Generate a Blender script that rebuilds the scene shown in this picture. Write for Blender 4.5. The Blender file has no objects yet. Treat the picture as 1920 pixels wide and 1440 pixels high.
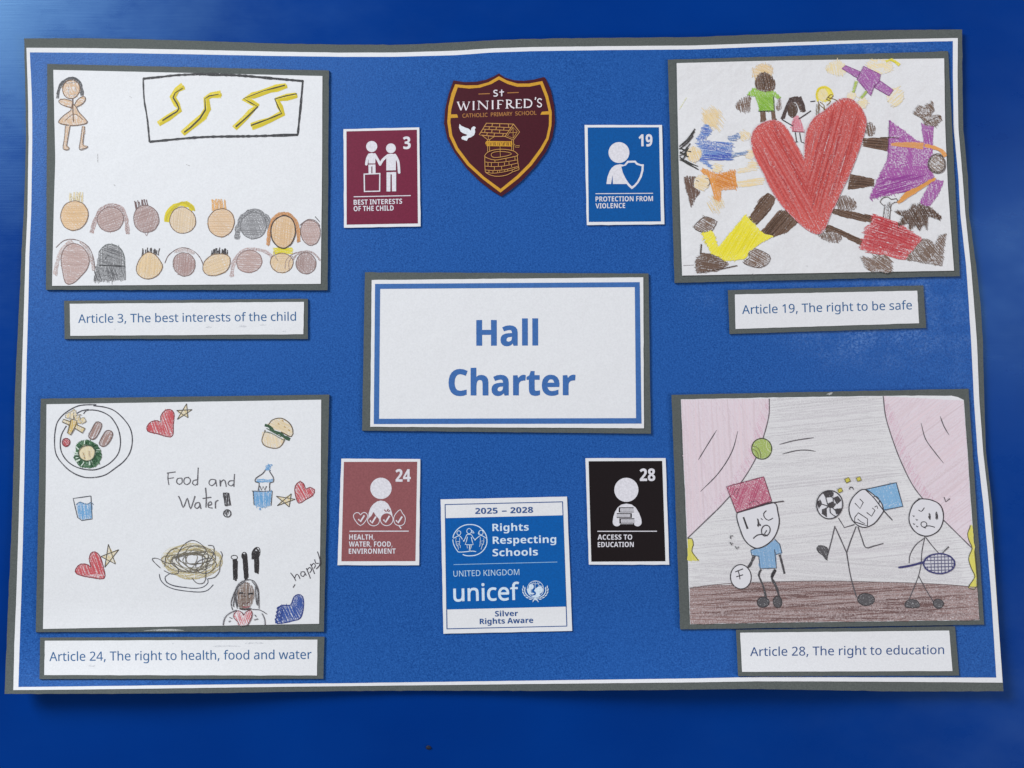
import bpy, math, random
import numpy as np
from mathutils import geometry, Vector

random.seed(11)
S = bpy.context.scene
COL = S.collection

# ---------------------------------------------------------------- camera
CAM_H, CAM_Y, TILT = 0.47, -0.03, math.radians(3.6)
FPX = 1920 * 26.0 / 36.0                      # focal length in units of 1/1920 of the frame width
cam_d = bpy.data.cameras.new('camera')
cam_d.lens, cam_d.sensor_width, cam_d.clip_start, cam_d.clip_end = 26.0, 36.0, 0.01, 50.0
cam = bpy.data.objects.new('camera', cam_d)
cam.location = (0, CAM_Y, CAM_H)
cam.rotation_euler = (TILT, 0, 0)
COL.objects.link(cam)
S.camera = cam

# ---------------------------------------------------------------- world, lamps, exposure
W = bpy.data.worlds.new('World')
S.world = W
W.use_nodes = True
W.node_tree.nodes['Background'].inputs[0].default_value = (0.92, 0.96, 1.0, 1)
W.node_tree.nodes['Background'].inputs[1].default_value = 0.12


def lamp(name, loc, size, power, color=(1, 1, 1), target=(0, 0, 0)):
    d = bpy.data.lights.new(name, 'AREA')
    d.shape, d.size, d.size_y = 'RECTANGLE', size[0], size[1]
    d.energy, d.color = power, color
    o = bpy.data.objects.new(name, d)
    o.location = loc
    o.rotation_euler = (Vector(target) - Vector(loc)).to_track_quat('-Z', 'Y').to_euler()
    COL.objects.link(o)
    return o


lamp('window_light', (-2.02, 1.66, 1.42), (1.25, 1.0), 110, (0.935, 0.98, 1.0), (-0.1, 0.05, 0))
lamp('far_window_light', (1.75, 0.48, 1.75), (0.5, 0.9), 8.5, (1.0, 0.74, 0.82))
lamp('fill_light', (3.1, -1.6, 1.45), (1.2, 1.0), 60, (1.0, 0.985, 0.94))  # added fill lamp with no visible source, brightens the right-hand papers
S.view_settings.view_transform = 'Standard'
S.view_settings.look = 'None'
S.view_settings.exposure, S.view_settings.gamma = 0.0, 1.0
S.view_settings.use_curve_mapping = False
S.cycles.max_bounces = 6
S.cycles.use_denoising = True

# ---------------------------------------------------------------- where things lie on the table
ca, sa = math.cos(TILT), math.sin(TILT)


def bump(v, a, b):
    t = np.clip((v - a) / (b - a), 0, 1.08)
    return t * t


def lift(q):
    """How far the curled poster stands off the table (m), over plan coordinates q."""
    x, y = q[:, 0], q[:, 1]
    bot = 0.0105 * bump(y, 1120, 1296) * (0.62 + 0.38 * np.sin(x / 190.0 + 0.6))
    rgt = 0.0042 * bump(x, 1640, 1880) * (0.75 + 0.25 * np.sin(y / 150.0))
    top = 0.0022 * bump(-y, -240, -60) * (0.5 + 0.5 * np.sin(x / 210.0 + 1.9))
    lef = 0.0018 * bump(-x, -190, -20) * (0.6 + 0.4 * np.sin(y / 170.0 + 1.0))
    return bot + rgt + top + lef


def place(q, z):
    """Plan coordinates (unit 0.34 mm, y towards the viewer) and height -> metres on the table."""
    q = np.asarray(q, float)
    dx, dy = (q[:, 0] - 960) / FPX, -(q[:, 1] - 720) / FPX
    wy, wz = dy * ca + sa, dy * sa - ca
    t = (z - CAM_H) / wz
    return np.stack([dx * t, CAM_Y + wy * t, np.broadcast_to(z, t.shape)], 1)


def lin(c, k=1.0):
    out = []
    for v in c:
        v = max(v, 0) / 255.0
        out.append((v / 12.92 if v <= 0.04045 else ((v + 0.055) / 1.055) ** 2.4) * k)
    return out


# ---------------------------------------------------------------- materials
def new_mat(name):
    m = bpy.data.materials.new(name)
    m.use_nodes = True
    nt = m.node_tree
    return m, nt, nt.nodes['Principled BSDF']


def nd(nt, typ, **kw):
    n = nt.nodes.new(typ)
    for k, v in kw.items():
        if k in ('operation', 'data_type', 'blend_type', 'noise_dimensions', 'attribute_name', 'feature'):
            setattr(n, k, v)
        else:
            n.inputs[k.replace('_', ' ')].default_value = v
    return n


def lk(nt, a, ao, b, bi):
    nt.links.new(a.outputs[ao], b.inputs[bi])


def coords(nt, scale=(1, 1, 1), rot=0.0):
    t = nt.nodes.new('ShaderNodeTexCoord')
    m = nt.nodes.new('ShaderNodeMapping')
    m.inputs['Scale'].default_value = scale
    m.inputs['Rotation'].default_value = (0, 0, rot)
    lk(nt, t, 'Object', m, 'Vector')
    return m


def noise(nt, co, scale, detail=2.0, rough=0.5):
    n = nd(nt, 'ShaderNodeTexNoise', Scale=scale, Detail=detail, Roughness=rough)
    lk(nt, co, 0, n, 'Vector')
    return n


def ramp(nt, src, out, a, b, lo=0.0, hi=1.0):
    m = nd(nt, 'ShaderNodeMapRange')
    m.inputs[1].default_value, m.inputs[2].default_value = a, b
    m.inputs[3].default_value, m.inputs[4].default_value = lo, hi
    lk(nt, src, out, m, 0)
    return m


def mix(nt, fac, a, b):
    """a, b: colour tuple or (node, output)."""
    m = nt.nodes.new('ShaderNodeMix')
    m.data_type = 'RGBA'
    for v, i in ((a, 6), (b, 7)):
        if isinstance(v, tuple) and len(v) == 2:
            nt.links.new(v[0].outputs[v[1]], m.inputs[i])
        else:
            m.inputs[i].default_value = (*v[:3], 1)
    if isinstance(fac, (int, float)):
        m.inputs[0].default_value = fac
    else:
        nt.links.new(fac.outputs[0], m.inputs[0])
    return m


def bump_node(nt, bsdf, src, out, strength, dist, prev=None):
    b = nd(nt, 'ShaderNodeBump', Strength=strength, Distance=dist)
    lk(nt, src, out, b, 'Height')
    if prev:
        lk(nt, prev, 0, b, 'Normal')
    lk(nt, b, 0, bsdf, 'Normal')
    return b


PAPER = lin((230, 232, 236), 1.0)


def mat_table():
    m, nt, b = new_mat('blue_laminate')
    co = coords(nt)
    n = noise(nt, co, 9, 3)
    sm = noise(nt, coords(nt, (1, 1.7, 1), 0.5), 22, 6, 0.62)
    r = ramp(nt, sm, 0, 0.32, 0.68, 0.25, 0.355)
    lk(nt, r, 0, b, 'Roughness')
    c = mix(nt, ramp(nt, n, 0, 0.35, 0.65), lin((0, 49, 133)), lin((0, 54, 141)))
    # hairline scratches, worn in along a few directions
    prev = None
    for rot, s in ((0.55, 1.0), (-0.62, 0.8), (1.25, 0.6)):
        sc = coords(nt, (26, 900, 1), rot)
        k = noise(nt, sc, 1.0, 2, 0.6)
        prev = bump_node(nt, b, k, 0, 0.11 * s, 0.00016, prev)
    lk(nt, c, 2, b, 'Base Color')
    b.inputs['Specular IOR Level'].default_value = 0.5
    b.inputs['Specular Tint'].default_value = (0.18, 0.66, 1.0, 1)
    return m


def mat_card():
    m, nt, b = new_mat('grey_card')
    co = coords(nt)
    n = noise(nt, co, 1100, 3, 0.7)
    n2 = noise(nt, co, 22, 3)
    c = mix(nt, ramp(nt, n, 0, 0.3, 0.7), lin((80, 86, 85)), lin((100, 106, 104)))
    c2 = mix(nt, ramp(nt, n2, 0, 0.35, 0.7, 0, 0.25), (c, 2), lin((84, 90, 90)))
    lk(nt, c2, 2, b, 'Base Color')
    b.inputs['Roughness'].default_value = 0.8
    b.inputs['Specular IOR Level'].default_value = 0.25
    bump_node(nt, b, n, 0, 0.25, 0.00008)
    return m


def mat_paper(name, tone, wrinkle):
    m, nt, b = new_mat(name)
    co = coords(nt)
    fib = noise(nt, co, 950, 3, 0.6)
    big = noise(nt, co, 26, 4, 0.55)
    c = mix(nt, ramp(nt, fib, 0, 0.3, 0.7), lin([v - 6 for v in tone]), lin([v + 3 for v in tone]))
    lk(nt, c, 2, b, 'Base Color')
    b.inputs['Roughness'].default_value = 0.75
    b.inputs['Specular IOR Level'].default_value = 0.2
    p = bump_node(nt, b, fib, 0, 0.15, 0.00006)
    bump_node(nt, b, big, 0, 1.0, wrinkle, p)
    return m


POSTER_AT = place([(945, 690)], np.array([0.0]))[0]
WORN_SHEEN = (((1660, 615), (0.085, 0.034), 0.75), ((1700, 545), (0.060, 0.018), 0.7), ((1650, 92), (0.040, 0.010), 0.8), ((1790, 600), (0.012, 0.06), 0.5), ((1480, 560), (0.08, 0.02), 0.35))


def mat_weave():
    """Blue print of a close woven cloth."""
    m, nt, b = new_mat('blue_print')
    a1 = noise(nt, coords(nt, (1, 0.45, 1), 0.25), 1700, 2, 0.6)
    a2 = noise(nt, coords(nt, (0.5, 1, 1), -0.3), 1500, 2, 0.6)
    big = noise(nt, coords(nt), 16, 3)
    mx = nd(nt, 'ShaderNodeMath', operation='ADD')
    lk(nt, a1, 0, mx, 0)
    lk(nt, a2, 0, mx, 1)
    c = mix(nt, ramp(nt, mx, 0, 0.72, 1.28), lin((14, 66, 140)), lin((46, 104, 184)))
    c2 = mix(nt, ramp(nt, big, 0, 0.35, 0.7, 0, 0.35), (c, 2), lin((36, 92, 172)))
    # pale fleck patches: sheen painted into the colour, over rubbed print
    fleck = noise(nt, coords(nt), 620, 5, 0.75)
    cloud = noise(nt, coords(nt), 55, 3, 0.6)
    worn_sheen = None
    for (px, py), rad, amt in WORN_SHEEN:
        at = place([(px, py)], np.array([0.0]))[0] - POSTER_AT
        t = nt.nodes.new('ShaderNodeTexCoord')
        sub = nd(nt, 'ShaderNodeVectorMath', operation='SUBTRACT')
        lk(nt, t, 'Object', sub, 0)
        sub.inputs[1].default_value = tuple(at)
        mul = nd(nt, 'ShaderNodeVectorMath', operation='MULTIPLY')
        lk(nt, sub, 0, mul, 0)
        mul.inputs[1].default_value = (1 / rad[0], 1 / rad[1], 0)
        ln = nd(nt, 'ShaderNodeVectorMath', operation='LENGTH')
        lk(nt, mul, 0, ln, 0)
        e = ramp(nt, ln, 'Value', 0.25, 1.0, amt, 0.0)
        if worn_sheen is not None:
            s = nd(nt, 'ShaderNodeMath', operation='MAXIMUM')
            lk(nt, worn_sheen, 0, s, 0)
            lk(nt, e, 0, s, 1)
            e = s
        worn_sheen = e
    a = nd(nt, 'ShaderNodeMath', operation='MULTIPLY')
    lk(nt, worn_sheen, 0, a, 0)
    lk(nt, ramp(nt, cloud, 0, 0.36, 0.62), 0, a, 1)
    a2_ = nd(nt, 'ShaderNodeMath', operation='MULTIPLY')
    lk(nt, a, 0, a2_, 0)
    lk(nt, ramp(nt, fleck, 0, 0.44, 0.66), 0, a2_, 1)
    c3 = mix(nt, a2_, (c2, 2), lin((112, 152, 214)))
    lk(nt, c3, 2, b, 'Base Color')
    b.inputs['Roughness'].default_value = 0.45
    b.inputs['Specular IOR Level'].default_value = 0.38
    b.inputs['Specular Tint'].default_value = (0.5, 0.75, 1.0, 1)
    bump_node(nt, b, mx, 0, 0.5, 0.00014)
    return m


def mat_ink():
    m, nt, b = new_mat('printed_ink')
    at = nd(nt, 'ShaderNodeAttribute', attribute_name='Col')
    co = coords(nt)
    n = noise(nt, co, 900, 2)
    hs = nt.nodes.new('ShaderNodeHueSaturation')
    lk(nt, ramp(nt, n, 0, 0.3, 0.7, 0.90, 1.10), 0, hs, 'Value')
    lk(nt, at, 0, hs, 'Color')
    lk(nt, hs, 0, b, 'Base Color')
    b.inputs['Roughness'].default_value = 0.55
    b.inputs['Specular IOR Level'].default_value = 0.25
    return m


def mat_crayon():
    """Wax and pencil over paper grain: alpha of Col is how hard it was pressed."""
    m, nt, b = new_mat('crayon_and_pencil')
    at = nd(nt, 'ShaderNodeAttribute', attribute_name='Col')
    co = coords(nt)
    n = noise(nt, co, 1250, 3, 0.6)
    g = ramp(nt, n, 0, 0.28, 0.72)
    k = nd(nt, 'ShaderNodeMath', operation='MULTIPLY_ADD')
    lk(nt, at, 'Alpha', k, 0)
    k.inputs[1].default_value = 1.3
    inv = nd(nt, 'ShaderNodeMath', operation='MULTIPLY')
    lk(nt, g, 0, inv, 0)
    inv.inputs[1].default_value = -1.0
    lk(nt, inv, 0, k, 2)
    cov = ramp(nt, k, 0, -0.27, 0.36, 0.0, 0.98)
    un = nd(nt, 'ShaderNodeAttribute', attribute_name='Under')
    c = mix(nt, cov, (un, 'Color'), (at, 'Color'))
    lk(nt, c, 2, b, 'Base Color')
    b.inputs['Roughness'].default_value = 0.6
    b.inputs['Specular IOR Level'].default_value = 0.25
    return m


def mat_crumb():
    m, nt, b = new_mat('dark_crumb')
    n = noise(nt, coords(nt), 900, 2)
    lk(nt, mix(nt, ramp(nt, n, 0, 0.3, 0.7), (0.003, 0.006, 0.03), (0.01, 0.012, 0.03)), 2, b, 'Base Color')
    b.inputs['Roughness'].default_value = 0.8
    return m


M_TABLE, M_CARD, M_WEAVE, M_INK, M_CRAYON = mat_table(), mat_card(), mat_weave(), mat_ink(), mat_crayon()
M_PAPER = mat_paper('white_paper', (232, 234, 238), 0.0006)
M_CREASED = mat_paper('creased_white_paper', (231, 232, 235), 0.0022)


# ---------------------------------------------------------------- building blocks
def tag(o, label=None, cat=None, group=None, kind=None):
    for k, v in (('label', label), ('category', cat), ('group', group), ('kind', kind)):
        if v:
            o[k] = v
    return o


def thing(name, at, z, label, cat, group=None):
    o = bpy.data.objects.new(name, None)
    o.empty_display_size = 0.02
    p = place([at], np.array([z]))[0]
    o.location = p
    COL.objects.link(o)
    o['origin'] = [float(v) for v in p]
    return tag(o, label, cat, group)


def origin_of(par):
    while par is not None and 'origin' not in par:
        par = par.parent
    return np.array(par['origin']) if par is not None else np.zeros(3)


def link_mesh(name, co, faces, m, par, cols=None, label=None, under=None):
    me = bpy.data.meshes.new(name)
    me.from_pydata([tuple(v) for v in (co - origin_of(par))], [], faces)
    if cols is not None:
        a = me.color_attributes.new('Col', 'FLOAT_COLOR', 'POINT')
        a.data.foreach_set('color', np.asarray(cols, np.float32).ravel())
    if under is not None:
        a = me.color_attributes.new('Under', 'FLOAT_COLOR', 'POINT')
        a.data.foreach_set('color', np.asarray(under, np.float32).ravel())
    me.materials.append(m)
    me.update()
    o = bpy.data.objects.new(name, me)
    COL.objects.link(o)
    if par is not None:
        o.parent = par
    if label:
        o['label'] = label
    return o


def tr(T, pts):
    return np.asarray(pts, float) / T[2] + np.array([T[0], T[1]])


def inside(p, loop):
    x, y, c = p[0], p[1], False
    for (x0, y0), (x1, y1) in zip(loop, np.roll(loop, -1, axis=0)):
        if (y0 > y) != (y1 > y) and x < (x1 - x0) * (y - y0) / (y1 - y0) + x0:
            c = not c
    return c


def resample(p, n):
    p = np.asarray(p, float)
    d = np.r_[0, np.cumsum(np.hypot(*np.diff(p, axis=0).T))]
    t = np.linspace(0, d[-1], n)
    return np.stack([np.interp(t, d, p[:, 0]), np.interp(t, d, p[:, 1])], 1)


def spline(p, closed=False, step=6.0):
    """Catmull-Rom through p."""
    p = np.asarray(p, float)
    if len(p) < 3:
        return p if not closed else np.r_[p, p[:1]]
    q = np.r_[p[-1:], p, p[:2]] if closed else np.r_[2 * p[:1] - p[1:2], p, 2 * p[-1:] - p[-2:-1]]
    out = []
    for i in range(1, len(q) - 2):
        a, b, c, d = q[i - 1], q[i], q[i + 1], q[i + 2]
        k = max(2, int(np.hypot(*(c - b)) / step))
        for j in range(k):
            t = j / k
            out.append(0.5 * (2 * b + (c - a) * t + (2 * a - 5 * b + 4 * c - d) * t * t + (3 * b - a - 3 * c + d) * t ** 3))
    out.append(q[-2])
    return np.array(out)


def ell(cx, cy, rx, ry, n=26, rot=0.0, wob=0.03):
    ph, ph2 = random.random() * 6, random.random() * 6
    out = []
    for i in range(n):
        a = 2 * math.pi * i / n
        k = 1 + wob * math.sin(2 * a + ph) + wob * 0.6 * math.sin(3 * a + ph2)
        x, y = rx * k * math.cos(a), ry * k * math.sin(a)
        out.append((cx + x * math.cos(rot) - y * math.sin(rot), cy + x * math.sin(rot) + y * math.cos(rot)))
    return out


def sheet(name, m, par, T, corners=None, edges=None, z0=0.0, z1=0.0, n=(24, 18), jag=0.25, label=None, lifted=True):
    """A cut sheet of card or paper, a solid of its own thickness. corners: TL TR BR BL; edges: top, right, bottom, left polylines."""
    if edges is None:
        tl, tr_, br, bl = corners
        edges = [[tl, tr_], [tr_, br], [bl, br], [tl, bl]]
    nx, ny = n
    top, rgt, bot, lef = [resample(tr(T, e), k) for e, k in zip(edges, (nx, ny, nx, ny))]
    for e in (top, rgt, bot, lef):
        e[1:-1] += np.array([[random.gauss(0, jag), random.gauss(0, jag)] for _ in range(len(e) - 2)]) * 0.6
    u = np.linspace(0, 1, nx)[None, :, None]
    v = np.linspace(0, 1, ny)[:, None, None]
    c00, c10, c11, c01 = top[0], top[-1], bot[-1], bot[0]
    g = (1 - v) * top[None] + v * bot[None] + (1 - u) * lef[:, None] + u * rgt[:, None] - (
        (1 - u) * (1 - v) * c00 + u * (1 - v) * c10 + u * v * c11 + (1 - u) * v * c01)
    q = g.reshape(-1, 2)
    h = lift(q) if lifted else np.zeros(len(q))
    co = np.r_[place(q, h + z1), place(q, h + z0)]
    N = nx * ny
    idx = np.arange(N).reshape(ny, nx)
    faces = []
    for j in range(ny - 1):
        for i in range(nx - 1):
            a, b, c, d = idx[j, i], idx[j, i + 1], idx[j + 1, i + 1], idx[j + 1, i]
            faces.append((int(a), int(d), int(c), int(b)))
            faces.append((int(a + N), int(b + N), int(c + N), int(d + N)))
    ring = list(idx[0, :]) + list(idx[1:, -1]) + list(idx[-1, -2::-1]) + list(idx[-2:0:-1, 0])
    for a, b in zip(ring, ring[1:] + ring[:1]):
        faces.append((int(a), int(b), int(b + N), int(a + N)))
    return link_mesh(name, co, faces, m, par, None, label)


class Ink:
    """Marks on a sheet: filled outlines, strokes and hatching that follow its surface."""

    def __init__(s, T, z, lv=0):
        s.T, s.z = T, z + lv * 1.1e-4
        s.q, s.h, s.f, s.c, s.u = [], [], [], [], []
        s.k = 0.0
        s.under = PAPER
        s.last = None

    def _up(s, d=6e-6):
        s.k += d

    def _put(s, q, h, f, col, press):
        o = len(s.q)
        s.q.extend(map(tuple, q))
        s.h.extend(h)
        s.f.extend(tuple(i + o for i in t) for t in f)
        s.c.extend([(*col, press)] * len(q))
        s.u.extend([(*s.under, 1.0)] * len(q))

    def poly(s, pts, col, press=1.0, holes=(), smooth=False, jag=0.0, raw=False, k=1.0):
        loops = [pts, *holes]
        if not raw:
            loops = [tr(s.T, p) for p in loops]
        if smooth:
            loops = [spline(p, True, 4.0)[:-1] for p in loops]
        if jag:
            out = []
            for p in loops:
                p = resample(np.r_[p, p[:1]], max(8, int(np.hypot(*np.diff(np.r_[p, p[:1]], axis=0).T).sum() / 4)))[:-1]
                out.append(p + np.array([[random.gauss(0, jag), random.gauss(0, jag)] for _ in p]))
            loops = out
        q = np.concatenate(loops)
        tris = geometry.tessellate_polygon([[Vector((a, b, 0)) for a, b in p] for p in loops])
        q = [tuple(v) for v in q]
        stack, done = [tuple(t) for t in tris], []
        while stack:
            t = stack.pop()
            L = [math.dist(q[t[i]], q[t[(i + 1) % 3]]) for i in range(3)]
            i = L.index(max(L))
            if L[i] > 46:
                a, b, c = t[i], t[(i + 1) % 3], t[(i + 2) % 3]
                q.append(((q[a][0] + q[b][0]) / 2, (q[a][1] + q[b][1]) / 2))
                m = len(q) - 1
                stack += [(a, m, c), (m, b, c)]
            else:
                done.append(t)
        f = []
        for a, b, c in done:
            cr = (q[b][0] - q[a][0]) * (q[c][1] - q[a][1]) - (q[b][1] - q[a][1]) * (q[c][0] - q[a][0])
            f.append((a, c, b) if cr > 0 else (a, b, c))
        s._put(q, [s.k] * len(q), f, lin(col, k), press)
        if not raw:
            g = 0.2 + 0.8 * press
            s.last = (loops[0], [a + (b - a) * g for a, b in zip(PAPER, lin(col, k))])
        s._up()

    def _ribbon(s, p, w, colr, press, dz=0.0, jit=0.0, taper=False, closed=False):
        p = np.asarray(p, float)
        d = np.gradient(p, axis=0)
        if closed:
            d[0] = d[-1] = p[1] - p[-2]
        L = np.hypot(d[:, 0], d[:, 1]) + 1e-9
        nrm = np.stack([-d[:, 1] / L, d[:, 0] / L], 1)
        n = len(p)
        ww = np.full(n, w / 2.0)
        if jit:
            ww *= np.array([1 + random.uniform(-jit, jit) for _ in range(n)])
        if taper and n > 2:
            t = np.linspace(0, 1, n)
            ww *= 0.35 + 0.65 * np.clip(np.minimum(t, 1 - t) * 6, 0, 1)
        a, b = p + nrm * ww[:, None], p - nrm * ww[:, None]
        q = np.empty((2 * n, 2))
        q[0::2], q[1::2] = a, b
        hz = np.repeat(s.k + dz + np.linspace(0, 3e-6, n), 2)
        f = [(2 * i, 2 * i + 2, 2 * i + 3, 2 * i + 1) for i in range(n - 1)]
        s._put(q, hz, f, colr, press)

    def line(s, pts, w, col, press=0.85, smooth=True, closed=False, jit=0.15, taper=False, k=1.0, raw=False):
        p = np.asarray(pts, float) if raw else tr(s.T, pts)
        w = w if raw else w / s.T[2]
        if smooth:
            p = spline(p, closed, 5.0)
        else:
            if closed:
                p = np.r_[p, p[:1]]
            out = []
            for a, b in zip(p[:-1], p[1:]):
                m = max(1, int(np.hypot(*(b - a)) / 14))
                out += [a + (b - a) * i / m for i in range(m)]
            p = np.array(out + [p[-1]])
        s._ribbon(p, w, lin(col, k), press, 0, jit, taper, closed)
        s._up()

    def hatch(s, pts, col, ang=60, gap=2.4, w=2.6, press=0.7, pj=0.18, over=1.6, smooth=False, skip=0.0, k=1.0, up=1.6e-5):
        p = tr(s.T, pts)
        if smooth:
            p = spline(p, True, 4.0)[:-1]
        if s.last is not None and inside(p.mean(0), s.last[0]):
            s.under = s.last[1]          # over wax already laid down
        a = math.radians(ang)
        R = np.array([[math.cos(a), math.sin(a)], [-math.sin(a), math.cos(a)]])
        r = p @ R.T
        r2 = np.roll(r, -1, axis=0)
        y, i = r[:, 1].min() + gap * 0.4, 0
        base = lin([v + (228 - v) * 0.05 for v in col], k)
        while y < r[:, 1].max():
            hit = (r[:, 1] <= y) != (r2[:, 1] <= y)
            xs = sorted((r[hit, 0] + (y - r[hit, 1]) / (r2[hit, 1] - r[hit, 1]) * (r2[hit, 0] - r[hit, 0])).tolist())
            for x0, x1 in zip(xs[0::2], xs[1::2]):
                if x1 - x0 < 1.0 or random.random() < skip:
                    continue
                x0 += random.gauss(0, over * 0.6) - over * 0.2
                x1 += random.gauss(0, over * 0.6) + over * 0.2
                if x1 - x0 < 1.5:
                    continue
                m = max(3, int((x1 - x0) / 16) + 1)
                t = np.linspace(x0, x1, m)
                bow, ph = random.gauss(0, 0.5), random.random() * 6
                yy = y + bow * np.sin(np.linspace(0, math.pi, m)) + 0.3 * np.sin(t / 9 + ph) + np.linspace(random.gauss(0, 0.5), random.gauss(0, 0.5), m)
                v = 1 + random.uniform(-0.07, 0.06)
                s._ribbon(np.stack([t, yy], 1) @ R, w * random.uniform(0.7, 1.2), [c * v for c in base],
                          min(1, max(0.05, press + random.uniform(-pj, pj))), (i % 3) * 4e-6, 0.12, True)
                i += 1
            y += gap * random.uniform(0.7, 1.3)
        s.under = PAPER
        s._up(up)

    def fill(s, pts, col, press=0.7, ang=60, gap=2.4, w=2.4, base=0.6, smooth=False, over=1.6, jag=0.5, pj=0.2, k=1.0):
        """Coloured in: a soft rubbed base and strokes over it."""
        if base:
            col = [v + (228 - v) * 0.05 for v in col]
            s.poly(pts, col, press * base, smooth=smooth, jag=jag, k=k)
            g = min(0.9, 0.25 + 0.9 * press * base)
            q = tr(s.T, pts)
            s.last = (spline(q, True, 4.0)[:-1] if smooth else q, [a + (b - a) * g for a, b in zip(PAPER, lin(col, k))])
        s.hatch(pts, col, ang, gap, w, press, pj, over, smooth, k=k)

    def text(s, font, txt, A, B, cap, col, fat=0.0, k=1.0):
        A, B = tr(s.T, [A])[0], tr(s.T, [B])[0]
        cap = cap / s.T[2]
        x, items = 0, []
        for ch in txt:
            adv, cs = GLYPH[font + ch]
            if cs:
                items.append((x, cs))
            x += adv
        lo = min(p[0] + ox for ox, cs in items for c in cs for p in c)
        hi = max(p[0] + ox for ox, cs in items for c in cs for p in c)
        ux = (B - A) / (hi - lo)
        un = (B - A) / np.hypot(*(B - A))
        uy = np.array([un[1], -un[0]]) * cap / {'S': 455.0}.get(font, 480.0)
        for ox, cs in items:
            loops = [np.array([A + ux * (px + ox - lo) + uy * py for px, py in c]) for c in cs]
            for i, a in enumerate(loops):
                if sum(inside(a[0], b) for j, b in enumerate(loops) if j != i) % 2 == 0:
                    s.poly(a, col, 1.0, [b for j, b in enumerate(loops) if j != i and inside(b[0], a)], raw=True, k=k)
                    s.k -= 6e-6
            if fat:
                for lp in loops:
                    s._ribbon(np.r_[lp, lp[:1]], fat / s.T[2], lin(col, k), 1.0, 5e-6, 0, False, True)
        s._up(1.2e-5)

    def build(s, name, m, par, label=None):
        q = np.array(s.q)
        co = place(q, lift(q) + s.z + np.array(s.h))
        return link_mesh(name, co, s.f, m, par, s.c, label, s.u)


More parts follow.
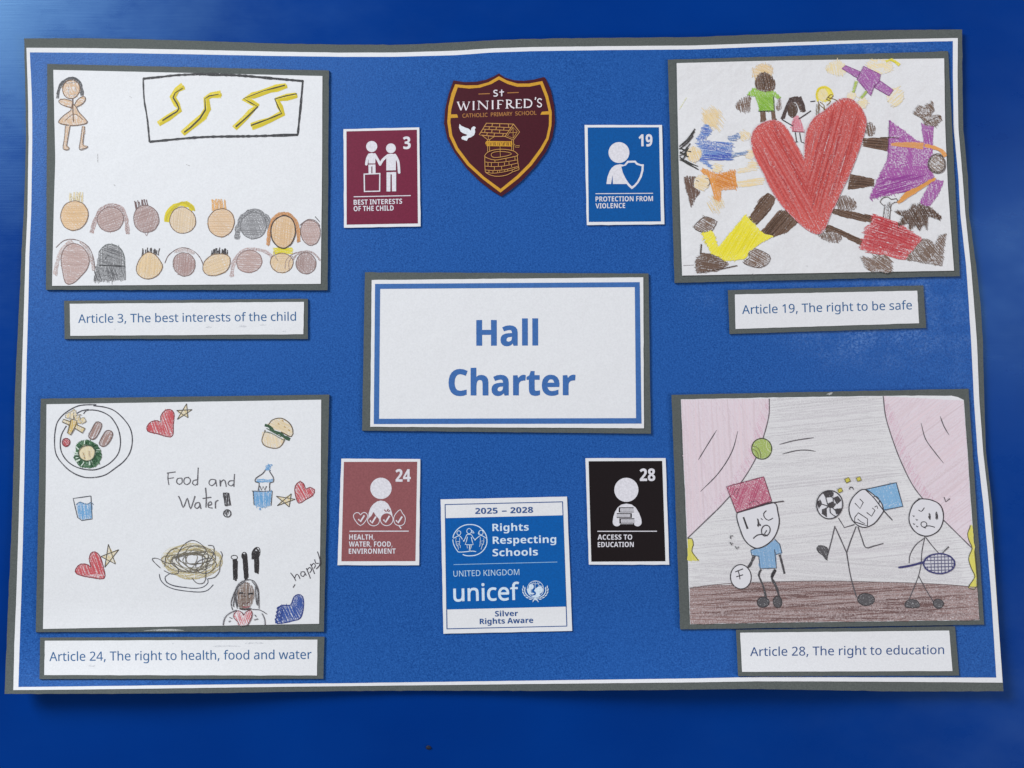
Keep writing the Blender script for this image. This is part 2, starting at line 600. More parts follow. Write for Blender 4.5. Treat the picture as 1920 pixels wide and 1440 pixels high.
# ---------------------------------------------------------------- letter outlines: font key and letter | advance | contours
GLYPH = {}
for _row in """R |174|
R,|180|28,-87 47,-3 61,78 124,78 129,71 104,-8 71,-87
R1|384|181,0 181,335 181,381 183,418 164,400 142,381 91,339 60,379 189,480 238,480 238,0
R2|384|32,0 32,49 158,176 219,240 257,296 266,324 269,355 263,390 246,415 219,431 185,436 152,433 123,424 69,390 38,430 102,470 141,482 185,486 245,478 291,452 320,412 330,359 326,322 314,288 271,224 207,155 107,56 107,54 349,54 349,0
R3|384|162,-7 92,-1 30,19 30,75 95,51 163,43 218,49 256,68 277,98 284,138 275,176 249,202 206,217 150,222 103,222 103,273 150,273 202,279 240,298 263,326 271,363 265,394 247,417 219,432 183,437 147,434 117,425 62,396 33,437 96,471 137,483 183,486 248,478 294,453 322,415 331,367 324,324 304,290 273,267 232,253 232,250 282,237 318,214 339,179 346,136 341,97 326,62 302,33 266,11 220,-2
R4|384|244,0 244,109 14,109 14,159 240,482 301,482 301,162 371,162 371,109 301,109 301,0|72,162 244,162 244,313 245,372 247,419 244,419 231,392 216,367
R8|384|193,-7 125,2 75,27 43,68 33,122 36,153 47,179 83,221 132,251 100,273 73,299 54,332 48,372 53,406 67,434 89,456 118,473 153,483 191,486 249,479 295,457 325,421 335,371 332,344 323,321 289,283 244,254 298,222 336,181 347,155 351,124 340,70 308,29 258,2|194,277 253,312 271,337 277,369 271,399 253,421 226,434 191,439 157,434 130,421 112,399 106,369 109,347 118,328 150,299|192,40 235,46 267,63 286,90 293,124 286,156 265,182 233,203 192,222 181,226 142,206 114,183 96,155 91,122 97,90 116,63 147,46
R9|384|129,-7 98,-5 69,0 69,50 128,42 171,46 205,57 233,75 254,99 269,128 280,161 289,235 285,235 267,214 243,196 211,183 171,179 115,189 72,217 43,263 34,324 38,371 53,411 76,443 106,467 143,481 187,486 230,480 269,463 302,434 328,393 344,340 349,275 340,173 327,125 307,82 279,46 240,17 191,-1|184,226 214,229 240,239 261,254 276,272 286,292 289,314 278,371 264,397 244,418 218,432 187,437 149,430 119,409 99,374 92,325 98,284 115,252 143,232
RA|429|0,0 187,482 242,482 428,0 366,0 308,148 118,148 61,0|138,202 290,202 236,347 230,367 221,396 214,419 203,378 193,347
RC|424|261,-7 194,1 139,24 96,60 65,109 47,170 41,240 48,309 67,368 100,418 146,455 203,478 271,486 342,479 404,458 379,407 330,425 271,433 223,427 182,410 149,381 116,320 105,240 115,160 146,98 178,69 219,52 270,46 330,52 385,65 385,13 329,-2
RD|490|65,0 65,480 213,480 281,473 338,453 385,419 420,374 442,315 449,244 442,170 420,109 383,61 333,27 272,7 199,0|126,52 191,52 261,59 315,82 354,120 378,174 385,242 380,301 364,348 338,383 281,417 204,428 126,428
RE|373|65,0 65,480 333,480 333,426 126,426 126,277 321,277 321,224 126,224 126,53 333,53 333,0
RG|489|271,-7 202,1 145,23 100,59 67,108 48,169 41,240 48,310 71,370 107,419 155,456 217,479 289,486 366,479 433,458 410,406 352,425 286,433 233,427 188,410 152,381 116,320 104,240 109,186 123,139 146,100 181,70 226,52 285,46 338,49 379,57 379,199 273,199 273,253 439,253 439,18 361,-1
RH|498|65,0 65,480 126,480 126,277 371,277 371,480 432,480 432,0 371,0 371,224 126,224 126,0
RI|228|27,0 27,35 83,48 83,431 27,445 27,480 200,480 200,445 144,431 144,48 200,35 200,0
RK|416|65,0 65,480 126,480 126,243 167,289 208,334 338,480 408,480 218,271 416,0 345,0 175,229 126,186 126,0
RL|352|65,0 65,480 126,480 126,54 335,54 335,0
RM|609|65,0 65,480 154,480 302,87 305,87 455,480 544,480 544,0 484,0 484,295 486,364 489,420 486,420 326,0 277,0 119,420 116,420 120,364 121,291 121,0
RN|510|65,0 65,480 135,480 391,83 394,83 392,115 390,162 389,209 389,480 445,480 445,0 375,0 118,398 116,398 119,340 121,268 121,0
RO|524|263,-7 194,1 139,24 96,61 65,111 47,171 41,241 47,310 65,370 96,419 139,456 195,479 263,487 329,479 384,456 427,420 458,370 477,310 484,240 477,171 458,110 427,61 384,24 329,1|263,46 312,51 352,69 382,98 410,159 420,240 410,321 382,382 352,411 313,428 263,434 214,428 174,411 143,382 114,321 105,240 114,159 143,98 173,69 213,51
RP|406|65,0 65,480 192,480 273,470 329,443 361,398 372,338 368,300 354,264 330,233 294,208 245,192 181,187 126,187 126,0|126,238 174,238 234,244 276,261 301,290 310,336 302,376 280,405 242,422 187,428 126,428
RR|418|65,0 65,480 197,480 275,471 329,446 361,403 372,343 369,308 358,279 342,256 322,239 276,215 408,0 337,0 221,198 126,198 126,0|126,249 197,249 248,255 283,272 303,301 310,340 303,381 281,407 245,422 194,427 126,427
RS|369|166,-7 91,-1 34,16 34,74 94,54 169,46 216,51 249,66 270,91 277,123 267,163 232,192 164,222 110,246 72,276 48,314 40,364 45,400 60,429 83,454 114,471 151,483 193,486 266,479 326,459 307,408 253,426 192,433 153,428 124,414 107,392 101,363 111,323 144,294 206,267 278,233 303,214 322,191 333,163 337,128 326,72 291,29 236,2
RT|373|156,0 156,426 7,426 7,480 366,480 366,426 217,426 217,0
RU|491|243,-7 188,-1 143,15 107,42 72,98 60,171 60,480 121,480 121,169 129,117 152,78 191,54 246,46 303,54 341,80 363,120 370,169 370,480 430,480 430,169 425,122 410,80 384,44 348,16 301,-1
RY|380|160,0 160,183 0,480 66,480 190,244 315,480 380,480 220,186 220,0
Ra|377|144,-7 100,0 63,19 39,52 31,100 41,148 73,183 127,206 203,215 265,217 265,238 260,277 245,301 222,314 190,318 136,310 89,291 71,335 126,357 193,366 251,359 291,337 314,300 322,245 322,0 279,0 268,51 265,51 241,25 216,7 185,-3|158,41 200,47 234,66 256,98 264,144 264,176 211,174 154,167 118,152 98,130 92,99 97,73 110,55 132,44
Rb|413|228,-7 189,-3 158,9 134,26 116,46 111,46 99,0 57,0 57,510 116,510 116,386 115,344 113,312 116,312 134,333 158,351 189,362 228,366 288,354 335,319 366,261 376,180 366,99 335,40 288,5|219,42 261,51 291,78 309,121 315,181 304,256 272,302 218,317 169,309 138,284 122,242 116,182 116,179 122,121 138,78 169,51
Rc|322|201,-7 156,-2 117,13 83,38 58,73 42,120 37,178 42,238 59,286 85,322 119,347 160,362 206,367 259,361 300,347 282,298 244,310 204,315 145,300 110,254 98,179 105,121 124,79 156,53 201,44 253,50 294,65 294,13 254,-2
Rd|413|185,-7 124,5 77,40 47,98 37,179 47,261 78,319 125,355 185,367 223,363 254,351 297,314 301,314 299,339 297,367 297,510 356,510 356,0 308,0 300,48 297,48 278,27 254,9 223,-3|194,42 243,50 274,74 292,113 298,168 298,179 292,238 275,282 244,309 193,318 152,308 122,280 104,235 98,178 104,121 122,78 152,51
Re|379|210,-7 162,-2 120,14 85,40 59,76 42,122 37,177 42,232 57,279 81,316 112,344 151,361 196,367 239,362 276,347 305,322 327,290 340,250 345,204 345,169 98,169 107,115 129,76 165,52 213,44 274,50 328,69 328,17 274,-1|99,216 283,216 277,257 262,290 234,311 195,318 158,312 129,291 109,259
Rf|231|73,0 73,314 10,314 10,342 73,362 73,383 81,443 104,483 141,506 190,514 229,510 260,502 244,455 220,462 191,465 165,460 147,446 136,420 132,383 132,360 223,360 223,314 132,314 132,0
Rg|413|195,-161 123,-155 65,-138 65,-84 125,-105 198,-112 240,-105 271,-85 291,-53 298,-11 298,3 298,27 300,48 297,48 268,17 231,-1 185,-7 123,6 76,42 47,101 37,179 47,256 76,316 123,354 185,367 219,363 249,353 275,336 298,312 301,312 309,360 356,360 356,-6 346,-74 317,-122 267,-151|194,42 241,49 273,71 292,109 298,165 298,179 292,243 273,285 240,309 193,317 153,308 123,281 104,237 98,179 104,120 123,77 153,50
Rh|415|57,0 57,510 116,510 116,361 113,310 117,310 137,334 164,352 195,362 229,366 287,358 328,335 352,294 361,234 361,0 302,0 302,230 293,278 266,307 222,317 171,309 139,283 122,242 116,186 116,0
Ri|173|87,420 62,429 55,441 52,457 55,474 62,486 87,495 111,486 119,474 122,457 119,441 111,429|57,0 57,360 116,360 116,0
Rl|173|57,0 57,510 116,510 116,0
Rn|415|57,0 57,360 105,360 113,311 117,311 138,336 165,353 197,363 230,367 287,359 328,335 352,295 361,234 361,0 302,0 302,230 293,278 266,307 222,317 171,309 139,283 122,242 116,187 116,0
Ro|406|202,-7 157,-1 117,15 84,42 58,79 42,125 37,181 48,260 82,318 135,355 204,367 250,361 290,345 324,318 349,282 365,236 370,181 359,101 325,42 271,6|203,42 251,52 283,80 303,123 309,181 303,238 283,281 251,308 203,317 155,308 123,281 104,238 98,181 104,123 123,80 156,52
Rr|277|57,0 57,360 105,360 112,294 115,294 135,322 160,345 190,361 225,367 247,366 267,363 260,308 241,312 221,313 194,309 169,298 147,280 131,256 120,226 116,192 116,0
Rs|322|148,-7 83,-1 35,16 35,70 87,50 149,41 188,45 214,55 229,72 234,94 227,118 200,140 146,164 86,191 48,223 38,244 34,271 44,312 72,342 115,360 169,367 231,360 284,343 264,296 216,312 165,318 133,315 110,307 95,293 91,275 99,249 129,229 183,206 242,180 279,147 288,126 291,99 282,53 253,20 207,0
Rt|242|167,-7 115,3 94,16 77,37 65,66 62,105 62,314 11,314 11,343 62,366 86,443 121,443 121,360 225,360 225,314 121,314 121,106 125,77 137,57 155,46 177,42 205,44 228,49 228,4 201,-4
Ru|415|184,-7 127,1 86,25 61,65 53,124 53,360 113,360 113,128 122,81 148,52 193,42 243,51 276,76 293,117 299,173 299,360 358,360 358,0 310,0 301,48 298,48 277,23 250,6 218,-3
Rw|528|106,1 7,361 69,361 118,169 132,110 142,61 144,61 151,89 159,125 169,158 232,361 297,361 359,158 373,108 383,62 385,62 395,108 410,169 460,361 520,361 420,1 351,1 289,203 274,258 265,299 262,299 253,258 238,203 173,1
B |175|
B,|180|28,-87 47,-3 61,78 124,78 129,71 104,-8 71,-87
B0|385|191,-7 139,1 96,22 64,59 34,137 24,240 28,312 40,373 62,421 93,457 136,480 191,487 244,480 286,458 318,422 349,344 359,240 355,168 343,107 321,59 290,23 247,1|191,75 223,85 244,116 255,168 259,240 255,312 244,363 223,395 191,405 159,395 139,363 128,312 125,240 128,168 139,117 159,86
B1|385|176,0 176,277 177,323 179,373 164,358 144,340 89,296 40,357 194,480 277,480 277,0
B2|385|27,0 27,71 147,192 206,254 238,300 248,345 244,370 232,388 213,398 189,402 162,398 136,389 81,353 26,418 70,451 123,476 197,486 241,482 278,469 308,449 330,423 344,392 349,357 345,319 333,284 287,220 215,148 153,90 153,85 362,85 362,0
B3|385|164,-7 90,0 26,19 26,105 90,82 153,74 199,79 229,93 246,115 251,146 241,180 227,192 206,200 136,208 99,208 99,285 136,285 204,294 223,304 235,317 244,350 240,373 228,390 207,401 175,404 143,401 116,393 73,369 26,439 92,473 134,483 183,486 249,479 300,456 332,420 343,372 336,327 313,293 280,268 240,253 240,251 291,238 327,216 350,183 357,140 352,100 337,65 311,35 274,12 225,-2
B4|385|216,0 216,99 11,99 11,170 222,480 315,480 315,178 373,178 373,99 315,99 315,0|101,178 216,178 216,259 217,297 219,338 220,363 218,363 205,337 189,311
B5|385|162,-7 91,0 33,19 33,107 93,85 158,76 198,81 227,94 245,118 251,152 241,192 208,216 155,224 116,221 83,214 42,235 60,480 320,480 320,394 149,394 140,300 165,304 201,306 243,302 279,289 310,269 333,240 348,204 353,161 341,91 305,38 245,4
B8|385|192,-7 121,2 67,28 35,68 24,122 30,166 50,201 80,229 116,251 86,273 61,299 44,331 38,371 44,406 60,435 85,457 117,473 153,482 192,486 232,482 268,473 300,457 324,435 340,406 345,370 339,331 321,299 293,274 259,253 308,222 346,180 356,154 360,124 355,87 339,55 313,29 280,9 239,-3|192,296 232,321 245,339 250,363 246,383 233,399 215,408 191,412 169,408 150,399 138,383 134,363 138,340 151,322|191,68 224,72 247,84 261,103 266,127 255,159 229,184 196,204 187,209 137,175 122,153 118,128 122,104 136,85 159,72
B9|385|120,-7 87,-6 55,-2 55,79 83,75 113,73 166,77 205,92 233,114 251,144 262,181 267,222 263,222 225,183 197,171 156,167 101,176 58,206 31,254 21,318 32,388 65,441 117,474 185,485 231,479 273,462 309,434 336,393 354,340 360,275 354,193 333,117 315,83 290,53 260,28 221,9 175,-3|185,244 224,255 250,280 259,311 251,355 227,390 209,400 187,404 160,399 138,383 124,357 120,320 124,288 136,265 156,249
BA|464|0,0 169,482 293,482 463,0 354,0 319,114 144,114 109,0|170,199 295,199 259,311 251,340 240,375 232,407 223,374 212,336 204,311
BB|452|60,0 60,480 210,480 294,473 355,453 382,430 398,399 404,358 399,320 384,289 361,266 330,255 330,251 373,234 391,220 404,199 413,173 416,139 404,81 369,37 313,9 240,0|162,289 221,289 258,293 282,304 295,321 300,345 294,368 279,384 253,393 216,396 162,396|162,84 228,84 267,88 292,102 306,122 310,149 306,173 292,192 266,205 225,209 162,209
BC|428|255,-7 187,1 133,24 91,61 62,110 45,170 39,239 46,307 65,367 97,417 141,455 197,478 264,486 335,477 404,453 371,370 317,392 264,402 212,391 175,358 151,306 144,238 151,171 172,120 209,88 264,78 323,85 386,103 386,18 324,-1
BD|497|60,0 60,480 211,480 281,473 342,453 391,419 427,374 450,315 458,244 450,170 427,109 389,61 337,27 273,7 196,0|162,84 206,84 258,90 300,109 329,141 347,185 353,242 344,311 318,359 275,387 216,396 162,396
BE|377|60,0 60,480 336,480 336,396 162,396 162,291 324,291 324,208 162,208 162,84 336,84 336,0
BF|369|60,0 60,480 335,480 335,396 161,396 161,273 323,273 323,189 161,189 161,0
BH|514|60,0 60,480 162,480 162,291 352,291 352,480 453,480 453,0 352,0 352,207 162,207 162,0
BI|262|21,0 21,58 80,85 80,395 21,422 21,480 240,480 240,422 181,395 181,85 240,58 240,0
BL|380|60,0 60,480 162,480 162,84 357,84 357,0
BM|634|60,0 60,480 199,480 312,113 314,113 435,480 573,480 573,0 478,0 478,227 479,279 481,335 483,375 480,375 357,0 263,0 148,376 145,376 148,336 150,278 151,223 151,0
BN|546|60,0 60,480 189,480 397,120 399,120 396,187 394,253 394,480 486,480 486,0 357,0 148,363 145,363 149,294 151,226 151,0
BO|535|267,-7 196,1 139,24 95,61 63,111 45,171 39,241 45,311 63,371 95,420 139,456 196,479 268,487 339,479 396,456 440,420 471,370 490,310 496,240 490,171 471,110 440,61 396,24 339,1|267,79 323,89 361,122 382,173 389,240 382,308 361,359 323,392 268,402 212,392 175,359 153,308 146,240 153,173 175,122 212,89
BP|422|60,0 60,480 214,480 294,470 349,440 381,392 392,330 387,289 374,252 351,219 316,193 268,176 206,171 162,171 162,0|162,254 195,254 234,258 264,271 282,293 289,326 280,365 253,388 208,396 162,396
BR|444|60,0 60,480 200,480 285,471 345,444 380,399 392,336 388,305 379,278 346,237 302,209 443,0 330,0 216,184 162,184 162,0|162,267 195,267 238,271 267,283 283,304 289,333 283,362 266,382 236,393 193,396 162,396
BS|371|167,-7 95,1 31,22 31,117 102,90 138,80 175,77 207,81 228,92 240,108 244,128 237,153 217,172 150,207 114,225 77,253 48,293 39,319 36,350 47,407 80,450 131,477 199,486 270,478 341,453 308,373 249,394 195,402 170,398 151,388 140,373 136,353 141,330 158,313 226,277 289,241 312,220 329,196 340,168 343,133 332,76 297,31 242,3
BT|389|144,0 144,395 13,395 13,480 375,480 375,395 245,395 245,0
BU|508|252,-7 193,-1 145,15 107,42 70,98 57,171 57,480 158,480 158,186 165,136 183,103 213,85 255,79 297,85 327,105 344,138 349,187 349,480 451,480 451,169 445,122 429,80 401,44 363,16 313,-1
BV|437|163,0 0,480 103,480 193,194 200,167 211,125 218,89 225,125 236,167 243,194 334,480 437,480 273,0
BW|650|122,0 0,480 100,480 161,218 170,179 179,132 185,92 191,132 199,177 207,211 277,480 373,480 443,211 450,177 459,132 465,92 471,132 480,179 488,218 549,480 649,480 527,0 412,0 347,252 342,274 335,306 328,339 324,364 321,339 314,307 308,274 302,251 238,0
Ba|406|142,-7 97,0 60,22 36,58 28,109 38,160 69,196 120,217 192,226 256,228 256,244 252,269 241,287 223,297 199,300 146,292 95,273 62,341 128,365 203,374 268,366 316,342 345,302 355,244 355,0 285,0 266,50 263,50 239,24 214,7 183,-3|179,66 209,71 234,86 250,109 256,140 256,170 217,169 176,164 150,151 136,132 131,109 134,89 144,76
Bc|346|201,-7 129,5 75,39 41,97 30,181 36,242 53,291 80,328 117,353 160,368 210,373 276,366 324,349 295,271 251,287 210,293 167,281 141,244 132,182 137,134 153,101 177,81 210,75 266,83 313,106 313,21 265,0
Be|397|218,-7 166,-2 121,14 83,40 54,76 36,123 30,181 36,240 52,288 78,325 113,352 155,368 203,373 271,363 324,330 357,278 368,207 368,158 132,158 139,121 157,92 185,74 223,68 287,75 347,97 347,19 290,0|134,225 274,225 269,256 257,280 235,297 204,302 178,298 156,283 141,259
Bg|426|189,-161 117,-156 52,-140 52,-60 122,-81 195,-88 238,-79 264,-51 273,-5 273,3 274,26 275,48 273,48 252,23 228,6 200,-4 169,-7 111,6 67,43 39,103 30,183 40,263 68,323 112,361 171,373 213,367 249,350 277,320 280,320 288,367 373,367 373,-1 361,-70 326,-120 269,-151|204,72 237,77 261,94 275,124 279,170 279,182 275,233 261,267 238,286 203,292 164,280 140,243 132,181 140,121 164,84
Bh|442|52,0 52,510 152,510 152,406 151,355 148,320 153,320 173,344 198,361 227,370 259,373 313,365 355,342 382,300 391,239 391,0 291,0 291,214 284,258 265,285 232,293 194,286 170,262 157,224 152,173 152,0
Bi|205|103,412 82,415 64,423 52,438 48,461 52,485 64,500 103,510 141,500 153,485 157,461 153,438 141,423|52,0 52,367 152,367 152,0
Bl|205|52,0 52,510 152,510 152,0
Bn|442|52,0 52,367 129,367 142,320 148,320 168,344 196,361 227,370 261,373 314,365 355,342 382,300 391,239 391,0 291,0 291,214 287,249 277,274 258,289 232,293 193,286 169,262 157,224 152,173 152,0
Bo|416|207,-7 159,-1 116,15 80,43 53,80 36,128 30,184 42,265 78,324 134,361 209,373 258,368 300,351 336,324 363,287 380,240 385,184 373,103 337,43 281,6|208,74 242,81 266,102 279,136 283,184 279,232 266,266 242,286 208,293 173,286 150,266 137,232 132,184 137,136 150,102 174,81
Bp|426|52,-161 52,367 134,367 148,319 152,319 192,357 221,369 257,373 312,361 357,325 385,266 395,184 385,102 355,42 310,5 254,-7 218,-3 191,8 152,40 147,40 152,-13 152,-161|226,75 255,82 276,103 289,138 293,185 285,245 262,281 224,293 191,287 170,269 157,239 152,195 152,185 156,138 168,103 190,82
Br|305|52,0 52,367 128,367 143,305 148,305 167,331 192,353 222,368 257,373 275,373 291,371 283,277 270,279 254,280 205,271 184,259 167,242 156,218 152,187 152,0
Bs|334|152,-7 86,-2 31,15 31,97 95,75 155,66 180,69 197,75 206,85 210,98 204,115 183,132 130,156 74,185 55,201 41,220 33,243 30,271 40,316 70,348 116,367 175,373 240,367 304,345 274,273 223,292 174,300 141,293 130,275 135,260 157,244 206,223 261,196 281,181 296,162 305,139 308,109 298,60 269,23 220,1
Bt|292|178,-7 119,4 96,19 78,41 67,73 63,115 63,291 15,291 15,334 71,367 99,445 163,445 163,367 266,367 266,291 163,291 163,115 166,97 175,84 189,76 207,73 239,77 270,85 270,10 230,-2
Bv|383|140,0 0,367 105,367 175,158 185,119 189,83 192,83 207,158 277,367 382,367 242,0
Bw|575|111,0 7,367 106,367 148,204 157,164 164,119 169,84 171,84 174,109 179,142 184,172 188,191 233,367 343,367 386,191 393,161 399,118 402,84 405,84 410,117 417,163 426,204 470,367 568,367 463,0 354,0 326,128 318,162 307,211 296,258 288,290 285,290 278,258 267,211 256,162 248,127 218,0
S'|152|57,306 44,480 107,480 94,306
SD|496|20,0 20,17 47,21 63,30 71,46 74,75 74,374 71,407 61,426 43,435 15,439 15,455 222,455 296,449 357,429 405,396 440,351 461,295 468,228 459,146 430,82 382,36 315,9 228,0|222,24 262,30 295,47 319,75 343,139 351,229 345,303 330,360 305,401 269,425 223,433 202,431 190,423 182,385 182,72 190,34 202,27
SE|442|14,0 14,17 44,20 62,30 72,48 75,78 75,369 72,405 62,425 44,435 16,439 16,455 399,455 399,320 383,320 369,373 340,406 295,424 232,430 200,428 186,417 183,388 183,246 193,246 232,252 259,269 277,300 288,345 304,345 304,118 287,118 273,181 259,201 241,213 185,222 183,222 183,67 185,47 192,35 230,28 276,30 313,39 345,53 371,75 393,105 411,143 430,143 402,0
SF|405|15,0 15,17 45,23 62,34 72,53 75,84 75,375 71,405 61,423 43,433 14,439 14,455 394,455 394,320 377,320 369,357 355,385 336,406 310,420 275,428 230,431 200,429 186,421 182,398 182,247 190,247 229,253 256,270 274,301 284,347 302,347 302,118 285,118 274,168 257,200 229,218 189,224 182,224 182,81 188,43 196,31 210,24 257,17 257,0
SI|261|13,0 13,17 42,23 61,32 72,49 75,75 75,387 72,412 63,427 45,435 13,439 13,455 244,455 244,439 214,435 196,427 186,412 183,387 183,77 187,44 206,26 246,17 246,0
SN|494|403,-11 107,350 107,79 110,49 119,31 136,21 167,17 167,0 18,0 18,17 54,23 71,41 76,79 76,388 36,433 18,439 18,455 156,455 391,169 391,377 386,414 369,431 331,439 331,455 480,455 480,439 450,434 433,425 425,407 422,377 422,-11
SR|473|15,0 15,17 45,22 62,32 72,50 75,81 75,379 71,406 62,424 44,434 16,439 16,455 217,455 305,448 367,426 405,388 417,334 406,285 372,248 315,224 432,50 452,26 478,17 480,17 480,0 338,0 201,212 182,212 182,81 185,50 194,32 212,22 242,17 242,0|182,234 203,234 249,240 280,258 298,290 304,336 295,389 268,421 224,431 202,429 190,422 182,385
SS|391|43,-11 43,158 62,158 83,94 111,50 149,24 197,15 231,20 257,36 273,60 279,89 265,129 225,160 163,191 112,221 77,253 56,289 50,332 54,370 67,403 88,429 115,449 148,462 185,466 229,461 282,448 291,446 300,445 313,450 320,466 339,466 339,319 322,319 310,354 293,385 272,410 248,429 222,441 194,445 163,440 140,426 125,406 120,380 124,356 137,336 189,303 253,273 317,233 337,211 350,188 359,133 354,93 339,58 314,29 281,8 240,-6 192,-10 158,-8 126,1 98,9 85,12 69,7 61,-11
SW|612|171,-11 32,393 15,427 3,435 -15,439 -15,455 181,455 181,439 150,432 143,423 140,410 148,373 223,153 301,353 286,399 278,418 267,429 229,439 229,455 439,455 439,439 404,432 393,412 399,386 474,166 541,369 549,406 546,421 538,430 503,439 503,455 624,455 624,439 607,433 594,421 575,379 446,-11 428,-11 316,309 190,-11""".split("\n"):
    _p = _row.split("|")
    GLYPH[_p[0]] = (int(_p[1]), [[tuple(map(int, _v.split(","))) for _v in _c.split(" ")] for _c in _p[2:] if _c])

# ---------------------------------------------------------------- the table
def build_table():
    co = [(-1.1, -0.75, 0), (1.1, -0.75, 0), (1.1, 0.75, 0), (-1.1, 0.75, 0)]
    lo = [(x, y, -0.028) for x, y, _ in co]
    f = [(0, 1, 2, 3), (7, 6, 5, 4)] + [(i, i + 4, (i + 1) % 4 + 4, (i + 1) % 4) for i in range(4)]
    o = link_mesh('tabletop', np.array(co + lo, float), f, M_TABLE, None)
    tag(o, 'glossy blue tabletop that the poster lies on', 'tabletop', kind='structure')


build_table()
I1 = (0, 0, 1.0)

# ---------------------------------------------------------------- the poster
Z_BACK, Z_SHEET, Z_MOUNT, Z_PAPER = 0.0004, 0.0010, 0.00155, 0.0025
poster = thing('display_poster', (945, 690), 0.0, 'large blue poster with white border on grey backing card, holding all the pictures', 'poster')
G_TOP = [(45, 72), (150, 71.5), (250, 73), (400, 77.5), (520, 81.5), (640, 83.5), (745, 84), (855, 79.5), (920, 75.5), (1000, 72.7), (1130, 71), (1300, 69.5), (1424, 64.7), (1600, 57.7), (1700, 56), (1804, 55.3)]
G_RGT = [(1804, 55.3), (1804.5, 140), (1806, 240), (1815, 333), (1816.6, 400), (1821.8, 435), (1831, 504), (1839, 574), (1843, 643), (1845.4, 747), (1848.5, 845), (1860, 944), (1865, 1048), (1869.5, 1118), (1874, 1190), (1881.5, 1296)]
G_BOT = [(8.5, 1301), (120, 1301), (250, 1300.5), (400, 1299.5), (520, 1297.5), (640, 1295.8), (780, 1294.8), (1000, 1295.5), (1150, 1294.5), (1300, 1293), (1417, 1291.8), (1524, 1294), (1700, 1296.4), (1881.5, 1296)]
G_LEF = [(45, 72), (47, 150), (48.5, 230), (47.5, 310), (44.4, 400), (40.6, 470), (35.8, 574), (30.5, 678), (27.5, 747), (25.5, 870), (20.8, 1014), (15.6, 1118), (12.5, 1204), (8.5, 1301)]
W_TOP = [(49.5, 89.5), (150, 90), (250, 91.3), (333, 92.7), (520, 96.8), (640, 98.7), (745, 98.4), (855, 95), (920, 90.6), (1000, 88.2), (1130, 86.6), (1300, 85.2), (1424, 81), (1600, 75.5), (1700, 73), (1796, 71.3)]
W_RGT = [(1796, 71.3), (1795.5, 140), (1797, 240), (1805, 333), (1810, 400), (1821, 504), (1826.7, 574), (1832, 643), (1836, 747), (1844, 852), (1854.5, 944), (1863.5, 1048), (1868.5, 1118), (1880, 1280)]
W_BOT = [(25, 1294), (150, 1293), (320, 1290.7), (520, 1288), (640, 1286.7), (780, 1285), (1000, 1282.5), (1150, 1281), (1300, 1279.5), (1417, 1277.6), (1524, 1277.6), (1700, 1278.5), (1880, 1280)]
W_LEF = [(49.5, 89.5), (52.5, 180), (53.5, 260), (51.4, 400), (48, 470), (45, 574), (41.6, 678), (40, 747), (37.2, 890), (34, 1014), (30.5, 1118), (27, 1204), (25, 1294)]
B_TOP = [(56, 98.2), (150, 98.7), (250, 99.8), (333, 101.3), (520, 105), (640, 106.6), (745, 106.5), (855, 103.4), (920, 98.6), (1000, 95.9), (1130, 94), (1300, 92.7), (1424, 87.7), (1600, 81.5), (1700, 78.9), (1786.5, 77)]
B_RGT = [(1786.5, 77), (1786.5, 140), (1788, 240), (1797, 333), (1800.5, 400), (1812, 504), (1816.6, 574), (1821, 643), (1826, 747), (1833, 852), (1843.5, 944), (1853, 1048), (1858.6, 1118), (1868, 1270.5)]
B_BOT = [(34.5, 1288), (150, 1286.8), (320, 1284.6), (520, 1282), (640, 1281), (780, 1279), (1000, 1276), (1300, 1272), (1417, 1269.2), (1524, 1269.4), (1700, 1270), (1868, 1270.5)]
B_LEF = [(56, 98.2), (60, 190), (60.7, 260), (58.5, 400), (55.3, 470), (53, 574), (50, 678), (48.5, 747), (45.5, 900), (43, 1014), (40, 1118), (37, 1204), (34.5, 1288)]
sheet('backing_card', M_CARD, poster, I1, edges=(G_TOP, G_RGT, G_BOT, G_LEF), z0=Z_BACK, z1=0.00092, n=(150, 100), jag=0.35)
white_sheet = sheet('white_bordered_sheet', M_PAPER, poster, I1, edges=(W_TOP, W_RGT, W_BOT, W_LEF), z0=Z_SHEET, z1=0.00125, n=(150, 100), jag=0.12)
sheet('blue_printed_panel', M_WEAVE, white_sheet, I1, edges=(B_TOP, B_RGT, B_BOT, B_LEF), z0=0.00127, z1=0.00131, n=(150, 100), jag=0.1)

BLUE_TXT, WHITE = (64, 110, 176), (226, 229, 236)


def caption(T, grey, paper, txt, A, B, cap, label, loc, col=(52, 102, 152), marks=()):
    t = thing('caption_strip', loc, 0.0013, label, 'caption', 'article captions under the drawings')
    sheet('backing_card', M_CARD, t, T, corners=grey, z0=Z_MOUNT, z1=0.0023, n=(30, 8))
    p = sheet('caption_paper', M_PAPER, t, T, corners=paper, z0=0.00233, z1=0.00255, n=(30, 8))
    k = Ink(T, 0.00259)
    k.text('R', txt, A, B, cap, col, T[2] * 0.15)
    k.build('caption_lettering', M_INK, p)
    for x, y, w in marks:
        k = Ink(T, 0.00258)
        k.line([(x - w, y + 2), (x, y - 1), (x + w, y + 1)], 9, (196, 199, 206), 0.45, jit=0.5, taper=True)
        k.build('smudge', M_CRAYON, p)
    return t


def words(k, font, parts, cap, col, fat=0.0):
    for txt, A, B in parts:
        k.text(font, txt, A, B, cap, col, fat)


